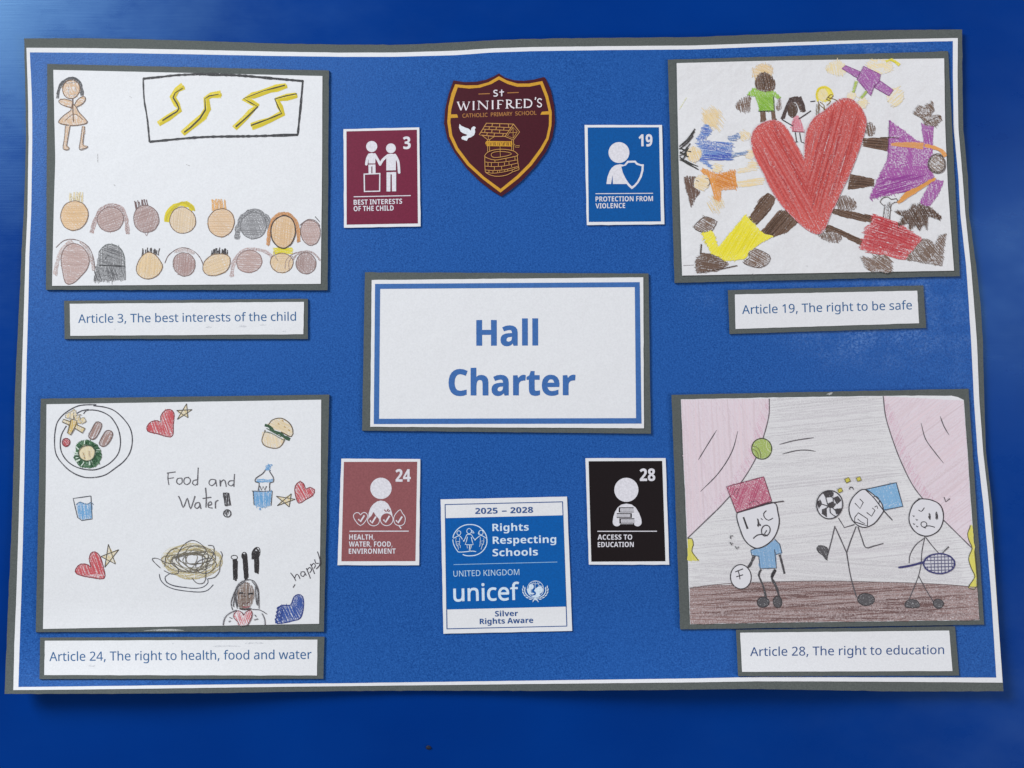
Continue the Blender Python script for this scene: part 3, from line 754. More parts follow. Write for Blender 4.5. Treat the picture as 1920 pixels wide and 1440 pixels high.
caption((100, 540, 3.692), [(75, 88), (1762, 75), (1762, 353), (77, 353)], [(113, 109), (1735, 96), (1731, 320), (117, 331)],
        'Article 3, The best interests of the child', (172, 242), (1680, 226), 59, 'white caption strip reading Article 3, the best interests of the child', (350, 598), marks=((1075, 271, 20), (1450, 255, 24), (1310, 265, 30), (1598, 300, 12), (426, 286, 5)))
caption((60, 1180, 3.4286), [(52, 52), (1880, 47), (1873, 318), (48, 320)], [(82, 73), (1835, 66), (1832, 297), (79, 294)],
        'Article 24, The right to health, food and water', (112, 204), (1797, 190), 58, 'white caption strip reading Article 24, the right to health, food and water', (340, 1234), marks=((385, 235, 26), (1250, 108, 90), (1430, 88, 60), (905, 92, 5)))
caption((1350, 520, 4.8), [(70, 115), (1830, 72), (1855, 455), (85, 510)], [(134, 154), (1775, 120), (1792, 413), (140, 465)],
        'Article 19, The right to be safe', (200, 330), (1728, 288), 78, 'white caption strip reading Article 19, the right to be safe', (1550, 580))
caption((1360, 1160, 4.174), [(83, 87), (1797, 60), (1830, 445), (100, 450)], [(116, 110), (1752, 93), (1778, 410), (131, 416)],
        'Article 28, The right to education', (195, 293), (1712, 277), 69, 'white caption strip reading Article 28, the right to education', (1588, 1222), (48, 84, 138))

# ---------------------------------------------------------------- title sign
T = (660, 490, 3.31)
t = thing('title_sign', (950, 662), 0.0013, 'large white title sign with blue border reading Hall Charter', 'sign')
sheet('backing_card', M_CARD, t, T, corners=[(80, 68), (1840, 75), (1855, 1070), (62, 1050)], z0=Z_MOUNT, z1=0.0025, n=(40, 22))
p = sheet('title_paper', M_PAPER, t, T, corners=[(122, 116), (1808, 99), (1812, 1036), (113, 1027)], z0=0.00253, z1=0.00285, n=(40, 22))
k = Ink(T, 0.0029)
k.poly([(143, 140), (1786, 129), (1797, 1007), (135, 1010)], BLUE_TXT, 1, [[(175, 171), (1755, 160), (1763, 973), (168, 977)]])
k.build('blue_border', M_INK, p)
k = Ink(T, 0.0029)
k.text('B', 'Hall', (774, 523), (1153, 522), 158, BLUE_TXT, 5)
k.text('B', 'Charter', (602, 832), (1385, 830), 160, BLUE_TXT, 5)
k.build('title_lettering', M_INK, p)


# ---------------------------------------------------------------- the four article cards
def card(T, outer, panel, col, label, loc):
    t = thing('article_card', loc, 0.0013, label, 'card', 'small article cards with pictograms')
    sheet('card_paper', M_PAPER, t, T, corners=outer, z0=Z_MOUNT, z1=0.0021, n=(12, 16), jag=0.3)
    k = Ink(T, 0.00214)
    k.poly(panel, col, jag=0)
    pan = k.build('colour_panel', M_INK, t)
    return t, pan, Ink(T, 0.0022), Ink(T, 0.0022)


def ov(cx, cy, rx, ry=None, n=40):
    return ell(cx, cy, rx, ry or rx, n, 0, 0)


CW = (225, 224, 232)
T = (630, 220, 6.545)
MAROON = (117, 33, 62)
t, pan, k, kt = card(T, [(92, 145), (1022, 123), (1038, 1338), (98, 1355)], [(128, 172), (993, 152), (1005, 1302), (131, 1317)], MAROON,
                     'maroon card numbered 3 with a child on a box holding hands', (715, 333))
k.poly(ov(438, 358, 68), CW)
k.poly(ov(674, 380, 60), CW)
k.poly([(398, 566), (400, 500), (385, 470), (408, 446), (440, 436), (474, 446), (492, 470), (484, 500), (482, 566)], CW)
for a in ([(408, 458), (384, 505), (372, 575)], [(474, 455), (512, 520), (541, 578)], [(541, 578), (575, 520), (640, 466)], [(722, 462), (762, 540), (775, 676)]):
    k.line(a, 32, CW, 1, jit=0)
    for e in (a[0], a[-1]):
        k.poly(ov(e[0], e[1], 16, n=14), CW)
k.poly([(617, 652), (618, 490), (625, 462), (645, 450), (675, 447), (708, 450), (733, 470), (736, 500), (735, 650)], CW)
k.poly([(398, 580), (484, 578), (486, 690), (447, 690), (447, 603), (434, 603), (434, 690), (400, 690)], CW)
k.poly([(620, 674), (738, 670), (738, 908), (687, 908), (685, 700), (669, 700), (667, 910), (620, 910)], CW)
k.poly([(338, 690), (545, 682), (543, 912), (342, 917)], CW, 1, [[(354, 704), (530, 697), (528, 899), (357, 903)]])
k.build('pictogram', M_INK, pan)
kt.line([(217, 975), (917, 960)], 11, CW, 1, jit=0)
words(kt, 'B', [('BEST INTERESTS', (217, 1074), (812, 1060)), ('OF THE CHILD', (217, 1152), (708, 1143))], 62, CW)
kt.build('card_lettering', M_INK, pan)
kt = Ink(T, 0.0022)
kt.text('B', '3', (828, 388), (916, 385), 148, CW, 5)
kt.build('card_number', M_INK, pan)

T = (1080, 220, 6.545)
CB = (0, 86, 160)
t, pan, k, kt = card(T, [(105, 93), (1055, 93), (1085, 1312), (133, 1323)], [(143, 124), (1018, 122), (1042, 1277), (157, 1284)], CB,
                     'bright blue card numbered 19 with a figure behind a shield', (1172, 328))
k.poly(ov(527, 432, 128), CW)
k.poly([(373, 818), (385, 735), (412, 660), (440, 618), (480, 588), (540, 575), (600, 585), (590, 640), (600, 740), (630, 818), (453, 818), (448, 708), (430, 818)], CW)
k.poly([(630, 533), (730, 531), (752, 558), (790, 575), (832, 577), (829, 650), (808, 730), (770, 800), (728, 848), (686, 882), (640, 842), (596, 780), (560, 700), (543, 600), (590, 585)], CW)
k.poly([(643, 557), (720, 555), (742, 582), (806, 600), (802, 655), (780, 730), (748, 790), (715, 828), (686, 848), (650, 812), (612, 755), (575, 680), (556, 605), (610, 592)], CB)
k.build('pictogram', M_INK, pan)
kt.line([(240, 937), (945, 932)], 10, CW, 1, jit=0)
words(kt, 'B', [('PROTECTION FROM', (240, 1033), (945, 1027)), ('VIOLENCE', (240, 1117), (603, 1112))], 61, CW)
kt.build('card_lettering', M_INK, pan)
kt = Ink(T, 0.0022)
kt.text('B', '19', (772, 355), (937, 353), 145, CW, 5)
kt.build('card_number', M_INK, pan)

T = (630, 850, 6.547)
CR = (146, 88, 92)
t, pan, k, kt = card(T, [(65, 65), (1035, 70), (1020, 1374), (18, 1374)], [(97, 105), (997, 103), (975, 1323), (66, 1325)], CR,
                     'dusty pink card numbered 24 with a figure and four ticked symbols', (713, 960))
k.poly(ov(552, 430, 131), CW)
k.poly([(395, 790), (402, 730), (425, 665), (460, 622), (505, 590), (550, 580), (600, 590), (640, 622), (672, 680), (692, 750), (697, 800), (560, 830), (540, 800), (500, 830)], CW)
SYM = [[(300, 888), (240, 830), (215, 780), (222, 745), (255, 727), (285, 735), (302, 757), (320, 735), (350, 725), (380, 745), (387, 780), (360, 835)],
       [(462, 715), (490, 760), (525, 795), (535, 825), (520, 865), (490, 885), (455, 890), (415, 875), (390, 840), (390, 805), (430, 765)],
       ov(622, 810, 78, n=24),
       [(790, 692), (815, 735), (845, 775), (850, 820), (835, 865), (800, 887), (760, 885), (725, 865), (708, 820), (715, 770), (750, 720)]]
TICK = [[(275, 808), (300, 838), (348, 762)], [(418, 822), (442, 855), (490, 776)], [(583, 813), (607, 846), (657, 768)], [(738, 822), (762, 852), (812, 776)]]
for s_, tk in zip(SYM, TICK):
    k.poly(s_, CR, smooth=len(s_) < 20)
    k.line(s_, 9, CW, 1, smooth=True, closed=True, jit=0)
    k.line(tk, 20, CW, 1, smooth=False, jit=0)
k.line([(770, 882), (800, 926)], 14, CW, 1, jit=0)
for a in ([(592, 692), (616, 716)], [(626, 712), (640, 682)], [(640, 714), (664, 702)]):
    k.line(a, 13, CR, 1, jit=0)
k.build('pictogram', M_INK, pan)
kt.line([(165, 956), (893, 955)], 12, CW, 1, jit=0)
words(kt, 'B', [('HEALTH,', (162, 1059), (472, 1059)), ('WATER, FOOD,', (158, 1145), (692, 1145)), ('ENVIRONMENT', (157, 1233), (732, 1231))], 63, CW)
kt.build('card_lettering', M_INK, pan)
kt = Ink(T, 0.0022)
kt.text('B', '24', (732, 346), (916, 346), 150, CW, 5)
kt.build('card_number', M_INK, pan)

T = (1080, 850, 6.547)
CK = (24, 16, 19)
t, pan, k, kt = card(T, [(115, 60), (1100, 58), (1145, 1368), (158, 1366)], [(155, 97), (1058, 93), (1098, 1325), (188, 1330)], CK,
                     'black card numbered 28 with a figure carrying books', (1176, 958))
k.poly(ov(618, 448, 148), CW)
k.poly([(450, 845), (458, 780), (480, 715), (515, 660), (560, 628), (620, 617), (682, 628), (735, 668), (775, 735), (800, 800), (806, 845), (700, 850), (700, 868), (555, 868), (552, 845)], CW)
k.poly(ov(501, 846, 50), CW)
k.poly(ov(756, 846, 50), CW)
for a, b, c, d, e in ((525, 663, 708, 725, 0), (500, 735, 685, 792, 1), (533, 798, 716, 860, 0)):
    k.poly([(a, b), (c, b), (c, d), (a, d)], CK)
    x0, x1 = (a + 18, c + 6) if not e else (a - 6, c - 18)
    k.poly([(x0, b + 12), (x1, b + 12), (x1, d - 10), (x0, d - 10)], CW)
    for y in (b + 23, b + 37):
        k.line([(x0 + 4, y), (x1 - 4, y)], 4, CK, 1, jit=0)
k.build('pictogram', M_INK, pan)
kt.line([(263, 957), (993, 956)], 11, CW, 1, jit=0)
words(kt, 'B', [('ACCESS TO', (265, 1060), (690, 1059)), ('EDUCATION', (267, 1151), (709, 1149))], 62, CW)
kt.build('card_lettering', M_INK, pan)
kt = Ink(T, 0.0022)
kt.text('B', '28', (785, 338), (971, 336), 148, CW, 5)
kt.build('card_number', M_INK, pan)

# ---------------------------------------------------------------- award card
T = (810, 920, 5.143)
AB, AD, AW = (0, 92, 172), (40, 84, 146), (214, 232, 248)
t = thing('award_card', (948, 1060), 0.0013, 'square blue and white award card dated 2025 to 2028 below the title sign', 'award card')
sheet('card_paper', M_PAPER, t, T, corners=[(82, 84), (1302, 57), (1352, 1352), (110, 1380)], z0=Z_MOUNT, z1=0.0021, n=(16, 16), jag=0.3)
k = Ink(T, 0.00214)
k.poly([(122, 130), (1263, 103), (1305, 1310), (140, 1337)], AD, 1, [[(131, 138), (1255, 112), (1296, 1302), (149, 1328)]])
k.poly([(131, 265), (1266, 237), (1291, 1118), (142, 1146)], AB)
pan = k.build('blue_panel', M_INK, t)
k = Ink(T, 0.0022)
# ring of children, drawn in line
C = lambda pts: [((x / 19.2 + 840 - 810) * 5.143, (y / 19.2 + 975 - 920) * 5.143) for x, y in pts]
L = lambda pts, w, cl=False, sm=True: k.line(C(pts), w, AW, 1, smooth=sm, closed=cl, jit=0)
L([(180, 640), (205, 530), (290, 390), (420, 270), (600, 185), (790, 162), (960, 180), (1130, 250), (1290, 400), (1375, 560), (1400, 720), (1390, 880), (1300, 1060), (1160, 1190), (980, 1270), (780, 1290), (640, 1280), (530, 1240)], 9)
L([(175, 700), (190, 830), (250, 980), (330, 1100), (390, 1155), (600, 1145), (760, 1130), (900, 1120), (1010, 1140)], 8)
for cx, cy, r in ((390, 465, 70), (760, 400, 85), (1190, 450, 75)):
    L(ell(cx, cy, r, r * 1.1, 16, 0, 0), 6, True)
L([(840, 360), (890, 400), (940, 470), (870, 460), (845, 430)], 6)
L([(1130, 400), (1090, 470), (1110, 520), (1150, 500)], 6)
L([(190, 665), (300, 605), (380, 570), (450, 595), (520, 700)], 7)
L([(570, 750), (640, 620), (680, 525), (840, 525), (900, 630), (975, 710)], 7)
L([(975, 710), (1090, 610), (1190, 555), (1290, 600), (1390, 665)], 7)
L([(700, 600), (665, 760), (620, 880), (760, 895), (910, 885), (870, 760), (835, 610)], 7, False, False)
for pts in ([(290, 640), (280, 780), (420, 770), (420, 640)], [(290, 780), (300, 890), (340, 940)], [(365, 820), (355, 940), (380, 1060)], [(425, 780), (410, 900), (445, 920), (440, 1000)],
            [(1160, 620), (1165, 760), (1290, 750), (1290, 650)], [(1160, 760), (1155, 900), (1130, 960)], [(1215, 820), (1235, 900), (1215, 980), (1190, 1060)], [(1295, 760), (1270, 880), (1235, 890)],
            [(680, 905), (700, 1020)], [(770, 905), (765, 1130)], [(800, 905), (790, 1000), (805, 1130)], [(850, 900), (820, 1030)]):
    L(pts, 5, False, False)
for c in ((570, 750), (975, 710)):
    k.poly(C(ell(*c, 28, 28, 12, 0, 0)), AW)
k.build('children_emblem', M_INK, pan)
k = Ink(T, 0.0022)
# mother and child over a globe in a laurel wreath
C2 = lambda pts: [((x / 26.18 + 975 - 810) * 5.143, (y / 26.18 + 1080 - 920) * 5.143) for x, y in pts]
L2 = lambda pts, w, cl=False, c=AW: k.line(C2(pts), w, c, 1, closed=cl, jit=0)
L2(ell(760, 640, 400, 400, 30, 0, 0), 5, True)
L2(ell(760, 640, 190, 395, 24, 0, 0), 3, True)
L2([(745, 250), (740, 600)], 4)
L2([(520, 330), (760, 390), (1000, 330)], 4)
L2([(880, 420), (1000, 480), (1130, 520)], 4)
k.poly(C2([(330, 640), (420, 600), (425, 520), (450, 430), (540, 385), (640, 420), (680, 500), (660, 600), (600, 660), (540, 650), (530, 760), (560, 830), (690, 830), (710, 870), (640, 900), (480, 910), (440, 920), (370, 800)]), AW)
k.poly(C2([(550, 990), (760, 930), (790, 850), (760, 780), (690, 730), (760, 600), (820, 580), (900, 510), (1000, 500), (1100, 570), (1140, 680), (1100, 790), (1020, 850), (950, 880), (1010, 960), (900, 1040), (760, 1060), (640, 1040)]), AW)
for sx in (-1, 1):
    for i in range(7):
        a = math.radians(-18 + i * 17)
        for rr, da in ((620, 0.0), (520, 0.12)):
            cx, cy = 750 + sx * rr * math.cos(a + da), 690 + rr * 0.78 * math.sin(a + da)
            dx, dy = -math.sin(a) * sx, math.cos(a)
            k.poly(C2(ell(cx, cy, 78, 27, 10, math.atan2(dy, dx) + (0.3 * sx), 0)), AW)
L2([(620, 1280), (700, 1170), (760, 1130), (850, 1150)], 6)
L2([(910, 1280), (820, 1170), (760, 1130), (680, 1150)], 6)
k.build('laurel_emblem', M_INK, pan)
k = Ink(T, 0.0022)
words(k, 'B', [('Rights', (583, 390), (933, 385))], 70, AW)
words(k, 'B', [('Respecting', (586, 513), (1198, 502))], 70, AW)
words(k, 'B', [('Schools', (584, 633), (1022, 624))], 70, AW)
k.line([(208, 713), (1208, 688)], 6, (150, 195, 235), 1, jit=0)
k.text('R', 'UNITED KINGDOM', (207, 829), (843, 812), 56, (190, 220, 245))
k.text('R', 'unicef', (210, 1067), (840, 1053), 162, AW, 7)
k.build('white_lettering', M_INK, pan)
k = Ink(T, 0.0022)
words(k, 'B', [('2025', (417, 224), (633, 220)), ('2028', (756, 217), (975, 212))], 56, AD)
k.line([(675, 198), (719, 196)], 9, AD, 1, jit=0)
k.build('date_lettering', M_INK, t)
k = Ink(T, 0.0022)
words(k, 'B', [('Silver', (608, 1213), (829, 1208)), ('Rights Aware', (461, 1287), (976, 1274))], 52, AD)
k.build('rating_lettering', M_INK, t)

# ---------------------------------------------------------------- school badge
T = (820, 120, 5.5375)
BM, BG, BT = (72, 20, 34), (208, 156, 52), (176, 122, 70)
t = thing('school_badge', (938, 250), 0.0013, 'maroon shield badge with gold band, white dove and a well', 'badge')
OUT = [(640, 97), (700, 140), (800, 170), (900, 175), (1000, 162), (1110, 135), (1128, 155), (1178, 270), (1212, 430), (1222, 600), (1195, 760), (1130, 910), (1020, 1060), (880, 1210), (760, 1310), (665, 1375),
       (560, 1310), (430, 1210), (300, 1080), (180, 920), (105, 780), (70, 620), (80, 470), (118, 310), (168, 170), (280, 188), (400, 185), (500, 165), (590, 128)]
q = tr(T, OUT)
tri = geometry.tessellate_polygon([[Vector((a, b, 0)) for a, b in q]])
n = len(q)
z = lift(q)
f = []
for a, b, c in tri:
    cr = (q[b][0] - q[a][0]) * (q[c][1] - q[a][1]) - (q[b][1] - q[a][1]) * (q[c][0] - q[a][0])
    a, b, c = (a, c, b) if cr > 0 else (a, b, c)
    f += [(a, b, c), (a + n, c + n, b + n)]
f += [(i, (i + 1) % n, (i + 1) % n + n, i + n) for i in range(n)]
link_mesh('shield_card', np.r_[place(q, z + 0.0021), place(q, z + Z_MOUNT)], f, M_INK, t, [(*lin(BM), 1)] * (2 * n))
k = Ink(T, 0.00214)
GO = [(640, 127), (720, 170), (830, 203), (950, 203), (1090, 177), (1150, 330), (1188, 500), (1185, 640), (1155, 780), (1090, 900), (980, 1050), (840, 1190), (655, 1335), (470, 1195), (310, 1050), (190, 890), (125, 750), (103, 600), (115, 440), (145, 310), (185, 210), (300, 222), (420, 220), (530, 190)]
GI = [(640, 162), (560, 208), (440, 246), (330, 255), (212, 243), (175, 350), (145, 470), (135, 600), (155, 740), (215, 870), (335, 1030), (485, 1170), (657, 1297), (825, 1160), (955, 1030), (1065, 880), (1130, 770), (1158, 640), (1160, 510), (1123, 350), (1070, 212), (960, 235), (830, 237), (730, 208)]
k.poly(GO, BG, 1, [GI])
k.poly([(139, 524), (205, 522), (216, 556), (138, 561)], BG)
k.poly([(1160, 490), (1086, 495), (1070, 527), (1161, 524)], BG)
k.build('gold_band', M_INK, t)
k = Ink(T, 0.00214)
SERIF = {'W': [(.16, [(0, 1), (.29, 0)]), (.08, [(.29, 0), (.5, .9)]), (.16, [(.5, .9), (.73, 0)]), (.08, [(.73, 0), (1, 1)]), (.06, [(-.08, 1), (.14, 1)]), (.06, [(.4, 1), (.58, 1)]), (.06, [(.9, 1), (1.08, 1)])],
         'I': [(.17, [(.5, 0), (.5, 1)]), (.07, [(-.1, 0), (1.1, 0)]), (.07, [(-.1, 1), (1.1, 1)])],
         'N': [(.08, [(.08, 0), (.08, 1)]), (.16, [(.1, 1), (.92, 0)]), (.08, [(.92, 0), (.92, 1)]), (.06, [(-.06, 0), (.2, 0)]), (.06, [(.76, 1), (1.06, 1)]), (.06, [(-.06, 1), (.1, 1)])],
         'F': [(.17, [(.16, 0), (.16, 1)]), (.08, [(0, 1), (.95, 1)]), (.08, [(.16, .52), (.75, .52)]), (.07, [(-.06, 0), (.4, 0)]), (.07, [(.95, 1.02), (.97, .84)])],
         'E': [(.17, [(.16, 0), (.16, 1)]), (.08, [(0, 1), (.92, 1)]), (.08, [(.16, .52), (.75, .52)]), (.08, [(0, 0), (.98, 0)]), (.07, [(.92, 1.02), (.94, .84)]), (.07, [(.97, 0), (1.0, .18)])],
         'R': [(.17, [(.14, 0), (.14, 1)]), (.09, [(0, 1), (.4, 1)]), (.13, [(.38, .98), (.62, .9), (.66, .74), (.56, .56), (.34, .5), (.16, .5)]), (.15, [(.4, .5), (.68, .16), (1.04, 0)]), (.07, [(-.06, 0), (.34, 0)])],
         'D': [(.17, [(.13, 0), (.13, 1)]), (.09, [(0, 1), (.4, 1)]), (.09, [(0, 0), (.4, 0)]), (.15, [(.38, .98), (.72, .9), (.92, .68), (.95, .48), (.86, .22), (.66, .06), (.38, .02)])],
         'S': [(.13, [(.92, .84), (.74, .97), (.4, .98), (.12, .82), (.2, .6), (.55, .48), (.86, .34), (.86, .12), (.55, .01), (.25, .04), (.02, .2)])],
         "'": [(.14, [(.6, 1.22), (.7, 1.1), (.3, .9)])]}
for ch, x0, x1, yb in (('W', 212, 332, 480), ('I', 368, 384, 475), ('N', 422, 528, 470), ('I', 566, 582, 466), ('F', 622, 684, 464), ('R', 712, 796, 459), ('E', 814, 876, 455), ('D', 896, 984, 452), ("'", 1010, 1026, 449), ('S', 1036, 1086, 446)):
    for w, pts in SERIF[ch]:
        k.line([(x0 + (x1 - x0) * x, yb - 86 * y) for x, y in pts], w * 92, (234, 228, 234), 1, smooth=len(pts) > 3, jit=0)
k.text('R', 'S', (585, 337), (628, 335), 66, (228, 222, 230), 5)
k.line([(668, 266), (668, 335)], 13, (228, 222, 230), 1, jit=0)
k.line([(644, 292), (692, 289)], 11, (228, 222, 230), 1, jit=0)
k.build('name_lettering', M_INK, t)
k = Ink(T, 0.00214)
k.line([(427, 312), (545, 307)], 9, BT, 1, jit=0)
k.line([(727, 300), (845, 295)], 9, BT, 1, jit=0)
words(k, 'R', [('CATHOLIC', (262, 557), (522, 547)), ('PRIMARY', (557, 545), (780, 536)), ('SCHOOL', (810, 534), (1030, 526))], 40, BT, 2)
k.build('motto_lettering', M_INK, t)
k = Ink(T, 0.00214)
k.poly([(230, 622), (250, 642), (285, 658), (325, 672), (348, 692), (354, 665), (372, 648), (388, 650), (400, 664), (388, 675), (393, 705), (382, 738), (350, 760), (322, 768), (305, 797), (280, 790), (254, 780), (248, 765), (264, 750), (300, 746), (312, 735), (270, 720), (240, 700), (225, 660)], (226, 232, 240))
k.build('dove', M_INK, t)
k = Ink((890, 225, 12.52), 0.00214)
WL = (196, 148, 84)
l = lambda pts, w=18, sm=False, cl=False: k.line(pts, w, WL, 1, smooth=sm, closed=cl, jit=0)
l([(275, 75), (910, 95), (1055, 280), (910, 470), (715, 385), (470, 385), (160, 355), (105, 350)], cl=True)
l([(910, 95), (715, 385)])
for a, b in (((230, 150), (860, 180)), ((180, 215), (815, 245)), ((140, 290), (765, 320))):
    l([a, b], 15)
for r in ([(418, 80, 405, 155), (590, 88, 585, 165), (790, 92, 800, 170)], [(345, 155, 335, 225), (510, 162, 500, 235), (690, 170, 680, 240)], [(245, 222, 235, 298), (408, 228, 400, 305), (588, 235, 580, 310)], [(295, 300, 285, 362), (465, 305, 455, 385), (675, 312, 655, 385)]):
    for a, b, c, d in r:
        l([(a, b), (c, d)], 18)
l([(900, 170), (1000, 275), (905, 430), (770, 370)], 14, cl=True)
l([(900, 170), (905, 430)], 12)
l([(820, 300), (990, 290)], 12)
l([(180, 365), (300, 460), (345, 465), (470, 385)], 15)
l([(320, 380), (325, 450)], 12)
for x, y0, y1 in ((305, 465, 745), (350, 465, 735), (868, 470, 715), (912, 460, 720)):
    l([(x, y0), (x, y1)], 15)
k.poly([(250, 540), (275, 492), (880, 500), (880, 622), (280, 612)], BG)
for i in range(17):
    x = 290 + i * 34
    k.line([(x, 515), (x + (18 if i % 3 else -12), 600)], 8, BM, 1, jit=0.3)
l([(890, 565), (940, 570), (955, 640), (1040, 640), (1055, 600), (970, 605)], 12)
l([(597, 620), (597, 740), (605, 860)], 12)
l([(240, 830), (300, 760), (440, 705), (620, 685), (800, 700), (930, 735), (995, 790), (1000, 840), (700, 905), (480, 940), (330, 905), (240, 860)], 16, True, True)
l([(390, 800), (450, 755), (620, 738), (780, 755), (870, 795), (760, 840), (600, 870), (460, 880), (400, 850)], 15, True, True)
l([(238, 850), (240, 1080), (250, 1220)], 16, True)
l([(998, 820), (1015, 1000), (1045, 1160)], 16, True)
l([(250, 1220), (340, 1280), (480, 1320), (640, 1315), (780, 1280), (880, 1225), (1040, 1165)], 16, True)
for y0, y1 in ((985, 950), (1080, 1025), (1170, 1105)):
    l([(242, y0), (400, y0 + 15), (640, y0 + 5), (850, (y0 + y1) / 2 - 5), (1015, y1 - 15)], 14, True)
l([(255, 1225), (420, 1250), (640, 1225), (850, 1180), (1030, 1115)], 14, True)
for x, y0, y1 in ((475, 945, 1000), (735, 905, 985), (945, 870, 950), (312, 1000, 1080), (392, 1005, 1085), (555, 1005, 1085), (700, 1000, 1070), (805, 985, 1050), (462, 1095, 1170), (632, 1090, 1160), (865, 1050, 1100), (335, 1180, 1235), (428, 1185, 1245), (535, 1180, 1235), (588, 1175, 1230), (705, 1160, 1205), (775, 1150, 1190), (942, 1100, 1150), (880, 1180, 1225)):
    l([(x, y0), (x + 3, y1)], 14)
k.build('well_emblem', M_INK, t)

# ---------------------------------------------------------------- the four mounted drawings
PENCIL, BLACK = (78, 76, 80), (40, 38, 42)


def mounted(T, grey, nicks, label, loc, creased=False, edges=None, jag=0.1, z1=0.0028):
    t = thing('mounted_drawing', loc, 0.0013, label, 'drawing', 'crayon drawings mounted on grey card')
    card_ = sheet('backing_card', M_CARD, t, T, corners=grey, z0=Z_MOUNT, z1=Z_PAPER, n=(44, 36), jag=0.3)
    if nicks:
        k = Ink(T, Z_PAPER + 0.00004)
        k.under = lin((90, 96, 94))
        for pts in nicks:
            k.line(pts, 5, (190, 192, 192), 0.6, jit=0.5, taper=True)
        k.build('torn_nick', M_CRAYON, card_)
    p = sheet('drawing_paper', M_CREASED if creased else M_PAPER, t, T, edges=edges, z0=Z_PAPER + 0.00003, z1=z1, n=(44, 36), jag=jag)
    return p


ZP = 0.00286


class Fig:
    """One drawn figure of a picture."""

    def __init__(s, T, paper, lv=0, z=ZP):
        s.T, s.p, s.lv, s.z = T, paper, lv, z

    def __call__(s, name, lv=0):
        s.k = Ink(s.T, s.z, lv)
        s.name = name
        return s.k

    def done(s, label=None):
        return s.k.build(s.name, M_CRAYON, s.p, label)


# ------------------------------------------------ audience of heads before a board
T = (60, 100, 3.131)
paper = mounted(T, [(90, 62), (1743, 100), (1735, 1390), (82, 1388)], None, 'drawing of a teacher by a board facing two rows of heads', (352, 333),
                edges=([(125, 97), (1705, 133)], [(1705, 133), (1703, 700), (1695, 1353)], [(118, 1365), (1695, 1353)], [(125, 97), (131, 380), (137, 620), (128, 900), (118, 1365)]))
F = Fig(T, paper)
for a in ([(572, 252), (585, 260)], [(905, 652), (925, 660)], [(480, 770), (488, 778)], [(385, 590), (386, 640)]):
    k = F('stray_pencil_mark')
    k.line(a, 4, (170, 168, 170), 0.5)
    F.done()
k = F('drawn_board')
for seg, w in (([(652, 149), (760, 138), (850, 128), (980, 122)], 13), ([(980, 122), (1200, 129), (1400, 146), (1592, 163)], 15), ([(1590, 160), (1578, 300), (1568, 400), (1560, 478)], 12),
               ([(1562, 478), (1300, 486), (1000, 492), (690, 519)], 14), ([(690, 521), (676, 380), (658, 270), (652, 147)], 9)):
    k.line(seg, w, (58, 58, 62), 0.8, jit=0.3)
    k.line([(x + random.uniform(-2, 2), y + random.uniform(-2, 2)) for x, y in seg], w * 0.55, (46, 46, 50), 0.85, jit=0.35)
F.done()
YEL, YEL2 = (226, 206, 40), (208, 188, 22)
for ye, bl in ((([(888, 192), (850, 215), (825, 255), (850, 300), (866, 332), (800, 378), (742, 414)]), [(885, 205), (840, 232), (828, 260), (850, 295), (862, 322), (850, 340), (765, 395)]),
               (([(1108, 240), (1050, 246), (1022, 264), (1030, 325), (1005, 372), (945, 420), (882, 470)]), [(1095, 240), (1040, 250), (1015, 266), (1018, 330), (985, 382), (930, 435), (893, 463)]),
               (([(1492, 190), (1380, 218), (1250, 264), (1318, 305), (1250, 378), (1188, 440)]), [(1485, 187), (1360, 220), (1240, 266), (1325, 312), (1270, 366), (1195, 430)]),
               (([(1552, 246), (1440, 270), (1452, 310), (1470, 352), (1395, 392), (1288, 430)]), [(1555, 237), (1490, 250), (1425, 268), (1448, 320), (1465, 352), (1380, 388), (1285, 422)])):
    k = F('drawn_lightning_bolt')
    k.line(ye, 38, YEL, 0.75, smooth=False, jit=0.2)
    k.line([(x + 6, y + 3) for x, y in ye], 24, YEL2, 0.95, smooth=False, jit=0.3)
    k.line([(x - 4, y - 3) for x, y in ye], 9, YEL, 0.7, smooth=False, jit=0.4)
    k.line(bl, 7, (72, 66, 36), 0.9, smooth=False, jit=0.4)
    k.line([(x + 2, y + 2) for x, y in bl[len(bl) // 2:]], 5, (58, 54, 34), 0.85, smooth=False, jit=0.4)
    F.done()
TAN, BRN = (210, 174, 138), (110, 84, 66)
k = F('drawn_teacher')
k.line([(150, 265), (160, 205), (195, 158), (238, 146), (270, 162), (290, 205), (294, 248)], 19, (88, 88, 92), 0.75, jit=0.3)
k.line([(146, 240), (165, 185), (215, 143), (262, 152), (288, 190)], 8, (58, 58, 62), 0.75, jit=0.3)
k.fill(ell(230, 211, 51, 54), TAN, 0.75, 70, smooth=True)
k.line(ell(230, 211, 51, 54), 5, BRN, 0.8, closed=True)
k.line([(200, 175), (262, 170)], 5, BRN, 0.5)
k.line([(215, 195), (213, 235)], 5, BRN, 0.45)
k.line([(255, 195), (257, 225)], 5, BRN, 0.45)
k.line([(212, 240), (235, 250), (256, 240)], 4, BRN, 0.4)
for a in ([(235, 280), (192, 268), (158, 276), (166, 296), (200, 311), (236, 318)], [(250, 302), (268, 272), (300, 252), (314, 266), (298, 294), (256, 318)]):
    k.fill(a, TAN, 0.7, 20, smooth=True)
    k.line(a, 5, BRN, 0.8)
D = [(236, 300), (228, 335), (190, 362), (158, 396), (166, 412), (240, 424), (320, 410), (315, 388), (272, 342), (258, 312)]
k.fill(D, TAN, 0.72, 75)
k.line(D, 5, BRN, 0.85, closed=True)
k.line([(238, 262), (240, 330), (243, 402)], 6, (96, 70, 56), 0.9)
